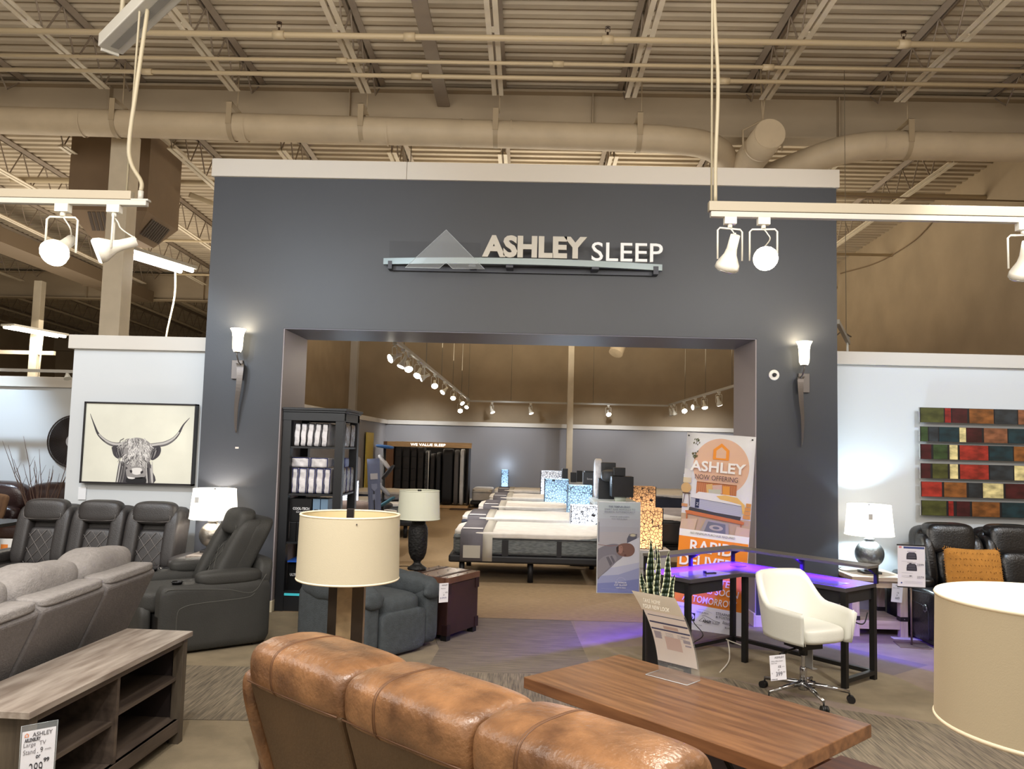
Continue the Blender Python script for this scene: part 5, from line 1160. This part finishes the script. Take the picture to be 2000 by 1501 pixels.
# ---------------------------------------------------------------- bookcase with stock
m_bk=M('bookcase_charcoal',(30,32,36),.4)
BX,BY,BW_,BD=-2.475,8.0,.62,.74
t=thing('display_bookcase','tall charcoal display bookcase of packaged bedding against the left side of the opening','bookcase',(BX,BY,0))
for x in (0,BW_-.085):
    for y in (0,BD-.085): obj('corner_post',MB().box(x,x+.085,y,y+.085,0,1.985),m_bk,t,bevel=.002)
obj('crown',MB().box(-.0,BW_+.03,-.03,BD+.03,2.005,2.03).box(-.0,BW_+.015,-.015,BD+.015,1.985,2.005).box(-.003,BW_+.003,-.003,.03,1.90,1.984).box(BW_-.03,BW_,0,BD,1.90,1.985).box(0,BW_,BD-.03,BD,1.90,1.985),m_bk,t,bevel=.003)
for z in (1.62,1.145,.665,.18): obj('shelf',MB().box(.01,BW_-.01,.01,BD-.01,z,z+.018),m_bk,t)
obj('plinth',MB().box(.0,BW_,.01,BD,.0,.18),m_bk,t)
obj('accent_strip',MB().box(.09,BW_-.09,.005,.02,.155,.178),M('teal_strip',(60,170,180),.4,emit=.3),t)
m_bag=M('bagged_quilt_white',(226,224,228),.35,var=.18,vs=12,bump=.9,bs=26,spec=.7)
m_bagg=M('bag_clear_grey',(120,118,120),.2,var=.3,vs=18,bump=.9,bs=30,spec=.8)
m_edge=M('bag_piping_blue',(40,48,110),.4); m_edgek=M('bag_piping_black',(22,22,28),.4)
def pad(label,grp,loc,size,edge,front=None,roll=0):
    w,d,h=size; t=thing('bagged_bedding',label,'bedding pack',loc,0,grp); t.rotation_euler=(0,roll,0)
    obj('padded_pack',MB().sbox((0,0,h/2),(w,d,h),12,9,fn=lambda v:(v.x+.0015*math.sin(v.z*40+v.y*9),v.y+.005*math.sin(v.z*55+v.x*60),v.z)),front or m_bag,t)
    e=MB()
    for s in (-1,1):
        yv=-d/2+.004; x=s*(w/2-.003)
        e.tube([(x,yv,.004),(x,yv,h-.004)],.0045,5)
    e.tube([(-w/2,-d/2+.004,h-.004),(w/2,-d/2+.004,h-.004)],.0045,5)
    obj('piping',e,edge,t); return t
nm=['first','second','third','fourth','fifth','sixth']
xs=[.135,.20,.265,.335,.415]
for i,x in enumerate(xs): pad('silver-white bagged pad on the top shelf of the bookcase, %s from the left'%nm[i],'bagged pads on the top shelf',(BX+x,BY+.23,1.64),(.062,.38,.235),m_edgek,roll=math.radians(2+(3 if i==3 else 0)+ (2 if i==2 else 0)))
for i,y in enumerate((.24,.50)): pad('clear bagged bedding on the right side of the top shelf, %s'%('in front' if i==0 else 'behind'),'clear bags on the bookcase side',(BX+.555,BY+y,1.64),(.10,.22,.24),m_edgek,m_bagg,roll=math.radians(2))
for i,(x,w) in enumerate(((.125,.06),(.205,.085),(.295,.072),(.378,.078),(.455,.065))): pad('white quilted pack with blue piping standing on the second shelf, %s from the left'%nm[i],'quilted packs on the second shelf',(BX+x,BY+.24,1.165),(w-.006,.36,.255),m_edge,roll=math.radians(1))
for i,(x,w) in enumerate(((.17,.185),(.365,.175))): pad('flat white quilted pack with blue piping lying on top of the standing packs, %s'%('left one' if i==0 else 'right one'),'flat packs on the second shelf',(BX+x,BY+.24,1.428),(w,.34,.098),m_edge)
for i,y in enumerate((.17,.34,.52)): pad('clear bagged bedding on the right side of the second shelf, %s from the front'%nm[i],'clear bags on the second shelf side',(BX+.555,BY+y+.03,1.165),(.10,.155,.26),m_edge,m_bagg)
pad('small blue bag on top of the clear bags on the bookcase side','small blue bag',(BX+.55,BY+.30,1.43),(.10,.2,.10),m_edge,M('bag_blue',(40,56,130),.35,var=.2,vs=14))
m_bx=M('carton_black',(18,19,22),.35)
def carton(label,loc,size,title=None,sub=None,grp=None,mat=None,vert=False):
    w,d,h=size; t=thing('product_box',label,'box',loc,0,grp); obj('carton',MB().box(-w/2,w/2,-d/2,d/2,0,h),mat or m_bx,t,bevel=.002)
    if title:
        if vert: text('lettering',title,F(220,222,226),t,0,h*.6,0,.03,y=0,depth=0,bold=.03,frame=Matrix(((0,0,-1),(0,1,0),(1,0,0)))@Matrix.Identity(3)).location=(w*.2,-d/2-.002,h*.2)
        else: text('lettering',title,F(226,228,232),t,-w*.36,w*.40,h*.52,h*.52+.026,y=-d/2-.002,depth=0,bold=.03)
    if sub: text('lettering',sub,F(216,218,222),t,-w*.2,w*.34,h*.36,h*.36+.03,y=-d/2-.002,depth=0,italic=.3)
    return t
carton("black COOL-TECH box on the third shelf of the bookcase",(BX+.20,BY+.24,.876),(.22,.34,.235),'COOL-TECH','Graphite')
m_pic=[M('pic_sky',(120,150,180),.4),M('pic_dark',(34,34,40),.4),M('pic_white',(210,214,220),.4)]
for i,x in enumerate((.355,.435)):
    t2=thing('product_box','small box with a bedroom photo on the third shelf, %s'%('left one' if i==0 else 'right one'),'box',(BX+x,BY+.22,.876),0,'photo boxes on the third shelf')
    obj('carton',MB().box(-.036,.036,-.14,.14,0,.235,0).box(-.034,.034,-.142,-.14,.05,.10,1).box(-.034,.034,-.142,-.14,.015,.05,2).box(-.02,.02,-.143,-.142,.08,.13,1),m_pic,t2,bevel=.001)
for i,x in enumerate((.13,.20,.27,.35,.43)): carton('slim dark box standing under the COOL-TECH box in the bookcase, %s from the left'%nm[i],(BX+x,BY+.22,.684),(.066,.32,.19),grp='slim dark boxes on the third shelf')
tag(obj('blue_shelf_mat',MB().box(0,.42,0,.30,0,.014),M('mat_blue',(36,90,190),.4,emit=.0),loc=(BX+.10,BY+.05,.684-.0) if 0 else (BX+.10,BY+.03,.48)),'bright blue panel lying on the boxes of the lowest bookcase shelf','mat')
for i,(x,w,ti) in enumerate(((.20,.22,'ULTRA-TECH'),(.345,.06,None),(.43,.10,'ULTRA-TECH'))):
    carton('black box on the lowest bookcase shelf, %s from the left'%nm[i],(BX+x,BY+.24,.198),(w,.34,.27),ti,vert=(i==2),grp='black boxes on the lowest shelf')
# ---------------------------------------------------------------- sleep room
m_mt=M('mattress_top_white',(214,208,200),.8,var=.08,vs=8,bump=.8,bs=9)
m_ms=M('mattress_side_grey',(116,120,120),.8,col2=(72,78,80),vs=16,st=(1,1,7),detail=6)
m_msw=M('mattress_side_white',(196,192,190),.8,var=.06,vs=8)
m_msn=M('mattress_side_navy',(34,40,60),.6,var=.1,vs=8)
m_ad=M('adjustable_base_black',(18,18,22),.55)
m_run=M('bed_runner_grey',(96,92,98),.8,var=.06,vs=10); m_runw=M('bed_runner_cream',(178,172,160),.8)
m_trimk=M('tape_edge_black',(20,20,24),.5)
def bed(label,x0,x1,y0,y1,ztop,side,group,runner=True,hs=.28,legs=True,tag_=None,foot=-1):
    """bed with its foot at x0 and head at x1; the long side faces -Y"""
    t=thing('display_bed',label,'bed',((x0+x1)/2,(y0+y1)/2,0),0,group); L=abs(x1-x0); W=y1-y0; zb=ztop-hs-.04
    obj('mattress',MB().sbox((0,0,ztop-hs/2-.04),(L,W,hs),16,10),side,t)
    obj('pillow_top',MB().sbox((0,0,ztop-.045),(L+.01,W+.01,.10),6,14,fn=lambda v:(v.x,v.y,v.z+.006*math.sin(v.x*11)*math.sin(v.y*9))),m_mt,t)
    obj('edge_tape',MB().box(-L/2+.01,L/2-.01,-W/2-.006,-W/2+.0,ztop-.088,ztop-.078).box(-L/2+.01,L/2-.01,-W/2-.004,-W/2,zb+.01,zb+.02),m_trimk,t)
    obj('bed_base',MB().box(-L/2-.04,L/2,-W/2-.02,W/2+.02,zb-.09,zb),m_ad,t,bevel=.02)
    if legs:
        for lx in (-L/2+.12,0-.02,L/2-.15):
            for ly in (-W/2+.10,W/2-.12): obj('leg',MB().cyl((lx,ly,0),(lx,ly,zb-.08),.035,n=12),m_ad,t)
    if runner:
        rl=MB(); xa,xb,xc=-L/2+.10,-L/2+.38,-L/2+.50
        def drape(xa,xb,mi,k):
            ys=[-W/2-.022,-W/2-.020,-W/2-.016,-W/2+.05,0,W/2-.05,W/2+.016,W/2+.02]; zs=[ztop-.36,ztop-.2,ztop-.05,ztop+.006,ztop+.012,ztop+.006,ztop-.05,ztop-.3]
            vs=[]
            for y,z in zip(ys,zs): vs+=[(xa,y-(k if y<0 else -k),z+(k if abs(y)<W/2 else 0)),(xb,y-(k if y<0 else -k),z+(k if abs(y)<W/2 else 0))]
            rl.add(vs,[(2*i,2*i+1,2*i+3,2*i+2) for i in range(len(ys)-1)],mi,True)
        drape(xa,xb,0,.002); drape(xb,xc,1,.001)
        rl.box(xa+.04,xb-.03,-W/2-.028,-W/2-.025,ztop-.32,ztop-.17,1)
        r=obj('bed_runner',rl,[m_run,m_runw],t,solid=.004)
        obj('name_card',MB().box(xa+.02,xb-.01,-W/2+.12,-W/2+.22,ztop+.018,ztop+.026),F(226,222,224),r)
    return t
b=bed('nearest white-topped bed with a striped grey side and two-tone runner',-.90,1.10,9.98,11.45,.625,m_ms,'display beds right of the aisle',hs=.25)
obj('side_band',MB().box(-.38,-.30,-.742,-.736,.335,.53),m_trimk,b); obj('side_band',MB().box(.30,.36,-.742,-.736,.335,.53),m_trimk,b)
bed('second white-topped bed behind the nearest one, with a navy side',-.97,.95,12.05,13.5,.62,m_msn,'display beds right of the aisle')
bed('third display bed in the aisle row counting from the front',-.86,.80,14.35,15.8,.62,m_msw,'display beds right of the aisle')
bed('fourth display bed in the aisle row counting from the front',-.78,.95,16.7,18.15,.63,m_msw,'display beds right of the aisle')
bed('farthest display bed of the aisle row, near the slim column',-.80,1.0,20.0,21.4,.60,m_msw,'display beds right of the aisle')
bed('white bed folded in grey at the rear wall beside the standing mattresses',-1.46,-.92,21.6,23.2,.50,m_msw,'rear wall beds',runner=False)
b=bed('black display bed with glossy dark covers at the right of the sleep room',4.2,1.78,10.85,12.3,.80,m_ad,'display beds at the right',runner=False,hs=.36)
obj('throw_blanket',MB().sbox((-.7,0,.80),(.7,1.3,.07),4,8),M('throw_grey',(138,128,126),.8,var=.15,vs=6),b)
b=bed('navy display bed with a pale folded cover behind the black bed',5.2,2.35,15.2,16.8,.86,m_msn,'display beds at the right',runner=False,hs=.34)
obj('headboard',MB().box(.58,.66,-.82,.82,0,1.15),M('headboard_dark',(30,38,42),.4),b,bevel=.01)
bed('farthest bed at the right rear of the sleep room',5.6,2.9,20.5,22.0,.64,m_msw,'display beds at the right',runner=False)
bed('left wall bed nearest the opening, with a brown folded cover',-2.05,-4.0,11.6,13.1,.62,m_msw,'beds along the left wall',runner=False)
bed('left wall bed with a patterned grey cover, behind the nearest left one',-2.0,-4.0,14.3,15.8,.63,m_ms,'beds along the left wall',runner=False)
bed('left wall bed farthest back, near the standing mattresses',-2.1,-4.0,17.6,19.0,.62,m_msn,'beds along the left wall',runner=False)
m_pb=M('pillow_taupe',(128,112,106),.8,var=.1,vs=8)
for i,(x,y,s,c,l) in enumerate([(-2.65,12.0,(.62,.5,.17),m_pb,'taupe rounded pillow on the nearest left wall bed'),(-2.35,12.6,(.5,.4,.12),M('cover_black',(30,30,34),.5,var=.3,vs=10),'crumpled black cover on the nearest left wall bed'),(-2.5,14.9,(.8,.9,.08),M('cover_pattern',(120,118,124),.7,col2=(46,46,54),vs=14),'black and white patterned cover on the second left wall bed')]):
    tag(obj('pillow',MB().sbox((0,0,s[2]/2),s,3,10),c,loc=(x,y,.645)),l,'pillow')
# crackle lamps
m_crk=M('crackle_glass_lit',(210,232,255),.5,emit=1)
def crackle(name,colA,colB,es):
    m=bpy.data.materials.new(name); m.use_nodes=True; nt=m.node_tree; b=nt.nodes['Principled BSDF']
    tc=nt.nodes.new('ShaderNodeTexCoord'); v=nt.nodes.new('ShaderNodeTexVoronoi'); v.feature='DISTANCE_TO_EDGE'; v.inputs['Scale'].default_value=22; v.inputs['Randomness'].default_value=1
    nt.links.new(tc.outputs['Object'],v.inputs['Vector'])
    r=nt.nodes.new('ShaderNodeValToRGB'); r.color_ramp.elements[0].position=.03; r.color_ramp.elements[1].position=.09; r.color_ramp.elements[0].color=(.01,.01,.012,1); r.color_ramp.elements[1].color=lin(colA)
    nt.links.new(v.outputs['Distance'],r.inputs[0]); nt.links.new(r.outputs[0],b.inputs['Base Color'])
    sp=nt.nodes.new('ShaderNodeSeparateXYZ'); nt.links.new(tc.outputs['Object'],sp.inputs[0])
    mr=nt.nodes.new('ShaderNodeMapRange'); mr.inputs['From Min'].default_value=0; mr.inputs['From Max'].default_value=.6; mr.inputs['To Min'].default_value=es*4.5; mr.inputs['To Max'].default_value=es*.55; nt.links.new(sp.outputs['Z'],mr.inputs['Value'])
    nt.links.new(r.outputs[0],b.inputs['Emission Color']); nt.links.new(mr.outputs[0],b.inputs['Emission Strength']); return m
m_ca=crackle('crackle_lit_blue',(170,214,255),0,.30); m_cb=crackle('crackle_lit_white',(232,240,255),0,.55); m_cc=crackle('crackle_lit_amber',(255,190,130),0,.26)
m_ns=M('nightstand_white',(206,206,206),.5)
def crk(label,x,y,z,w,h,m,stand=True,power=0,col=COOL):
    if stand and z>.2:
        n=thing('nightstand','nightstand under the '+label,'nightstand',(x,y,0)); obj('cabinet',MB().box(-.24,.24,-.2,.2,.04,z),m_ns,n,bevel=.004); obj('drawer',MB().box(-.22,.22,-.208,-.2,z-.22,z-.03),m_ns,n,bevel=.002); obj('plinth',MB().box(-.2,.2,-.17,.17,0,.04),m_foot,n)
    t=thing('crackle_lamp',label,'lamp',(x,y,z)); obj('glass_shade',MB().box(-w/2,w/2,-w/2*.7,w/2*.7,.01,h),m,t,bevel=.004)
    fr=MB()
    for sx in (-1,1):
        for sy in (-1,1): fr.box(sx*w/2-.006,sx*w/2+.006,sy*w*.35-.006,sy*w*.35+.006,0,h+.005)
    fr.box(-w/2,w/2,-w*.35-.005,w*.35+.005,0,.01)
    obj('metal_frame',fr,m_foot,t)
    if power: light('POINT',(x,y-w*.2,z+h+.12),power,col,size=.06)
    return t
crk('low glowing white crackle lamp behind the nearest bed',.86,11.75,.33,.40,.53,m_cb,True,6)
crk('glowing blue-white crackle lamp behind the second bed',.93,13.85,.42,.42,.63,m_ca,True,4)
crk('glowing crackle lamp behind the third bed, left of the other row lamps',.62,16.25,.42,.48,.63,m_ca,True,4)
crk('pale crackle lamp behind the fourth bed, topmost of the row lamps',.60,19.2,.42,.50,.70,m_cb,True,4)
crk('narrow crackle lamp glowing against the grey rear wall',-.62,23.25,.45,.20,.55,m_ca,True,3.5)
crk('amber crackle lamp at the right behind the floor poster',1.62,10.45,.42,.30,.52,m_cc,True)
crk('taller amber crackle lamp behind the other amber one',1.98,13.6,.45,.40,.62,m_cc,True)
crk('white crackle lamp at the left wall beyond the bookcase',-3.05,13.7,.62,.30,.58,m_cb,True,8)
crk('small white crackle lamp at the far right rear of the sleep room',3.95,19.6,.5,.18,.62,m_cb,True,8)
# stock stacked on the white table
t=thing('display_table','white sloped display table under the stacked black pillow boxes','table',(1.42,13.0,0)); obj('table_top',MB().box(-.35,.35,-.45,.7,.80,.86),M('table_white',(196,204,206),.5),t,bevel=.01)
for sx in (-.3,.3):
    for sy in (-.4,.6): obj('leg',MB().box(sx-.03,sx+.03,sy-.03,sy+.03,0,.8),m_ns,t)
tag(obj('product_box',MB().box(-.17,.17,-.16,.16,0,.32),m_bx,loc=(1.52,12.75,.94),bevel=.004),'large black box in front of the stack on the white display table','box')
tag(obj('bin',MB().lathe([(0,0),(.11,0),(.125,.085),(.11,.085),(.1,.02)],n=4,a0=PI/4),M('bin_cream',(206,208,186),.5),loc=(1.50,12.75,.855)),'small cream tray under the large black box','tray')
tag(obj('product_box',MB().box(-.09,.09,-.10,.10,0,.13),m_bx,loc=(1.48,12.78,1.265),bevel=.003),'small black box on top of the large black box','box')
tag(obj('pillow',MB().sbox((0,0,.10),(.30,.30,.20),3,10),M('pillow_black_grey',(60,62,66),.5,var=.5,vs=10),loc=(1.38,13.15,1.15)),'grey and black bagged pillow leaning behind the large black box','pillow')
tag(obj('product_box',MB().box(-.13,.13,-.10,.10,0,.34),m_bx,loc=(1.33,13.35,.86),bevel=.003),'black box standing behind the large black box','box')
tag(obj('product_box',MB().box(-.12,.12,-.10,.10,0,.26),M('box_grey_black',(54,54,56),.5,var=.3,vs=8),loc=(1.37,13.42,1.20),bevel=.01),'dark grey zipped pack on top of the stack of black boxes','box')
tag(obj('bedding_pack',MB().sbox((0,0,.33),(.13,.35,.66),6,10),m_bag,loc=(1.22,13.58,.80+.06)),'tall white bagged pillow standing at the left of the black boxes','bedding pack')
for x,y,z,w,h,l,ti in ((1.20,15.2,.985,.24,.245,'grey box with a white name standing behind the white bagged pillow','Sense'),(1.20,15.25,1.23,.18,.03,'thin black tray on top of the grey named box',None),(.90,18.6,.90,.13,.30,'small black box left of the slim column',None),(1.09,18.5,.90,.13,.22,'small black box right of the slim column',None),(1.24,18.68,.90,.13,.26,'second small black box right of the slim column',None)):
    t=thing('product_box',l,'box',(x,y,z)); obj('carton',MB().box(-w/2,w/2,-.08,.08,0,h),M('carton_grey',(64,66,70),.5) if ti else m_bx,t,bevel=.003)
    if ti: text('lettering',ti,F(220,220,220),t,-.05,.05,h*.45,h*.45+.035,y=-.082,depth=0)
for x,y,z,l in ((1.2,15.25,.985,'white counter carrying the grey named box'),(1.07,18.6,.90,'white counter carrying the small black boxes')):
    t=thing('display_counter',l,'counter',(x,y,0)); obj('counter_body',MB().box(-.28,.28,-.14,.14,0,z-.02),m_ns,t,bevel=.004); obj('counter_top',MB().box(-.29,.29,-.15,.15,z-.02,z),m_ns,t)
# standing mattress display
m_oak=M('oak_light',(206,170,124),.5,var=.14,vs=3,st=(1,6,6)); m_oakd=M('oak_side',(120,84,56),.55,var=.14,vs=3,st=(6,6,1))
t=thing('mattress_cabinet','oak framed WE VALUE SLEEP cabinet of upright sample mattresses at the rear wall','display cabinet',(-2.6,21.3,0))
obj('header',MB().box(-.93,1.12,-.02,.06,1.60,1.74).prism([(-.93,1.60),(-.93,1.735),(-1.15,1.73),(-1.15,1.60)],'y',-.02,.3),m_oak,t,bevel=.003)
obj('header_side',MB().box(-1.25,-.93,.0,.75,1.60,1.73),m_oakd,t)
obj('side_panel',MB().box(-1.22,-.98,.02,.8,.0,1.60),m_oakd,t); obj('side_panel',MB().box(1.02,1.05,.02,.8,0,1.6),m_dark,t)
obj('back_panel',MB().box(-1.0,1.03,.78,.8,.08,1.6),m_foot,t); obj('plinth',MB().box(-1.2,1.06,-.02,.8,0,.07),m_oak,t,bevel=.003)
text('lettering','WE VALUE SLEEP',F(250,248,244,.5,1.2),t,-.52,.42,1.632,1.70,y=-.024,depth=.002,bold=.01)
m_q=[M('mattress_charcoal',(40,38,40),.7,var=.1,vs=6),M('mattress_black',(16,16,22),.6),M('mattress_houndstooth',(84,86,90),.7,col2=(20,20,24),vs=60),M('mattress_mid_grey',(92,90,92),.7),M('mattress_wrapped_white',(200,202,206),.5,var=.08,vs=8,bump=.8,bs=14)]
desc=[('charcoal panelled mattress',0,.20,1.58),('charcoal panelled mattress',0,.20,1.57),('charcoal panelled mattress',0,.17,1.55),('charcoal panelled mattress',0,.17,1.54),('houndstooth mattress with a white edge',2,.13,1.44),('grey rounded mattress',0,.14,1.36),('black rounded mattress',1,.15,1.40),('wide navy-black mattress',1,.30,1.50),('mid grey mattress',3,.14,1.48),('white wrapped mattress leaning',4,.13,1.50)]
x=-2.6-.96
for i,(l,mi,w_,h_) in enumerate(desc):
    t=thing('sample_mattress','%s standing in the oak cabinet, %s from the left'%(l,ordn[i]),'mattress',(x+w_/2,21.68,.075),0,'upright mattresses in the cabinet')
    obj('mattress_body',MB().sbox((0,0,h_/2),(w_-.012,.62,h_),14 if mi in (0,1) and h_>1.45 else 7,8),m_q[mi],t)
    if mi==0:
        sm_=MB()
        for z in (.3,.62,.94,1.26): sm_.tube([(-w_/2+.01,-.312,z),(w_/2-.02,-.312,z)],.004,4)
        obj('panel_seams',sm_,m_trimk,t)
    if mi==2: obj('white_edge',MB().tube([(w_/2-.01,-.31,.02),(w_/2-.01,-.31,h_-.02)],.012,6),F(214,214,216),t)
    x+=w_+.018
tag(obj('floor_plate',MB().box(-.25,.3,-.3,.1,0,.02),M('plate_brown',(64,44,34),.5),loc=(-1.72,21.0,.0)),'brown triangular shoe plate on the floor at the right end of the mattress cabinet','plate')
# pillow rack, narrow banner, yellow panel
t=thing('neck_pillow_rack','black rack of slanted grey and blue sample pads before the mattress cabinet','rack',(-2.03,11.35,0))
obj('post',MB().cyl((0,0,0),(0,0,1.62),.02,n=10).box(-.2,.2,-.2,.2,0,.02),m_foot,t)
for z,a,c in ((1.72,.1,(40,90,150)),(1.50,.9,(206,206,210)),(1.36,-.9,(40,40,44)),(1.12,.8,(150,152,160)),(.94,-.6,(60,110,130)),(.80,.7,(44,44,50))):
    obj('sample_pad',MB().sbox((0,0,0),(.26,.2,.05),3,8),F(*c),t,loc=(.06 if a<0 else 0,0,z-.08),rot=(0,a,0))
t=thing('narrow_banner','narrow blue-grey banner on thin black legs before the mattress cabinet','banner',(-1.99,10.85,0)); t.rotation_euler=(0,math.radians(-4),math.radians(20))
obj('banner_sheet',MB().grid(lambda i,j:(-.085+.17*i,.01*math.sin(j*3),.62+.86*j),4,10),M('banner_bluegrey',(120,130,162),.6),t,solid=.003)
obj('print_marks',MB().box(-.05,.05,-.014,-.010,1.20,1.28,0).prism([(-.04,1.14),(.04,1.14),(.04,1.08),(0,1.04),(-.04,1.08)],'y',-.012,-.009,1).box(-.03,.01,-.012,-.009,.92,1.0,1),[F(206,206,214),F(150,160,190)],t)
obj('stand_leg',MB().tube([(0,.03,1.3),(-.18,.12,0)],.007,6).tube([(0,.03,1.3),(.02,.2,0)],.007,6).tube([(0,.03,1.3),(-.02,-.1,0)],.007,6),m_foot,t)
tag(obj('yellow_panel',MB().box(-.03,.0,-.45,.45,.30,1.95),M('panel_yellow',(206,184,84),.6),loc=(-4.13,20.9,0)),'tall yellow panel on the left side wall of the sleep room','panel')
tag(obj('wall_speaker',MB().box(0,.03,-.06,.06,-.12,.12),M('speaker_grey',(96,94,98),.5),loc=(-4.195,16.8,2.02)),'small grey panel high on the left side wall of the sleep room','panel')
tag(obj('bedding_pack',MB().sbox((0,0,.13),(.12,.12,.27),5,10),M('pack_grey',(140,138,140),.6,var=.25,vs=8,st=(1,1,.2)),loc=(-1.90,8.80,1.27)),'grey padded pack clipped to the rear right post of the bookcase','bedding pack')
# tracks
def track(lab,loc,L,rz):
    t=thing('lighting_track',lab,'light track',loc,rz); obj('track_bar',MB().box(0,L,-.02,.02,0,.05),m_tw,t)
    w_=MB(); k=1.2
    while k<L: w_.cyl((k,0,.05),(k,0,3.3),.006,n=4); k+=2.4
    obj('suspension_rods',w_,m_rod,t); return t
track('long lit track running back over the left beds of the sleep room',(-1.72,9.6,2.98),13.6,PI/2)
track('track crossing the sleep room before the rear wall',(-1.70,23.2,2.95),5.8,0)
track('lit track running back at the right of the sleep room',(4.12,12.5,2.98),10.7,PI/2)
for i,y in enumerate((10.05,10.75,11.25,12.3,13.0,14.5,16.2,18.2,20.4,22.4)):
    aim=[(-.7,-.5,-.4),(-.3,-.2,-.8),(.2,-.6,-.7),(-.2,-.6,-.7),(-.8,-.2,-.4),(.1,-.7,-.6),(-.5,-.5,-.6),(0,-.7,-.6),(.5,-.5,-.6),(-.2,-.7,-.7)][i]
    spot_head('%s lit spotlight from the front on the long left track'%ordn[i],(-1.72,y,2.98),aim,1 if i not in (1,4,6) else 2,s=.95,group='spotlights on the long left track',power=0)
    if i in (0,1,2,3,5,7,9): light('SPOT',(-1.72,y,2.72),120,NEUT,target=(-1.72+(-2.6 if i%3==0 else 1.9),y+.6,.4),size=.06,angle=75,blend=.7)
for i,(x,l,p) in enumerate(((-1.98,'left end spotlight of the rear track',1),(-1.05,'dim spotlight on the rear track left of the slim column',2),(.08,'dim spotlight on the rear track nearest the slim column',2),(2.35,'single bright spotlight on the rear track right of the slim column',1))):
    spot_head(l,(x,23.2,2.95),(.1,-.75,-.6) if p==1 else (.3,-.2,-.8),p,s=1.15,group='rear track spotlights')
for i,y in enumerate((15.6,17.2,18.6,19.6,21.0,22.4,22.9)):
    spot_head('%s spotlight from the front on the right track of the sleep room'%ordn[i],(4.12,y,2.98),[(-.1,-.8,-.5),(.3,.3,-.8),(.1,-.4,-.9),(-.9,-.3,-.1),(0,-.8,-.5),(.3,.3,-.8),(.3,.2,-.8)][i],[1,2,1,2,1,3,3][i],s=1.1,group='spotlights on the right track')
for y,tg in ((12.8,(2.6,11.4,.5)),(17.0,(5.5,17.0,.5)),(21.0,(4.5,23.4,1.2))): light('SPOT',(4.12,y,2.7),130,NEUT,target=tg,size=.06,angle=80,blend=.7)
for x in (-3.2,-.6,2.2,5.2): light('SPOT',(x,21.6,3.0),95,(.9,.94,1),target=(x,23.5,1.5),size=.08,angle=85,blend=.8)
for x,y in ((.6,10.2),(-.2,13.4),(.3,16.6),(-3.0,12.0)): light('SPOT',(x,y-.9,3.1),110,NEUT,target=(x,y,0),size=.08,angle=85,blend=.8)
light('AREA',(1.0,17.0,3.6),420,(1,.88,.68),target=(1.0,17.0,9),size=6,size_y=8)  # added upward fill without a fixture, brightens the sleep room roof
light('SPOT',(-2.6,11.6,3.3),260,NEUT,target=(-4.25,12.6,2.2),size=.06,angle=60,blend=.7)
light('SPOT',(-3.3,22.0,2.9),60,(1,.86,.66),target=(-2.6,21.1,1.5),size=.06,angle=80,blend=.7)
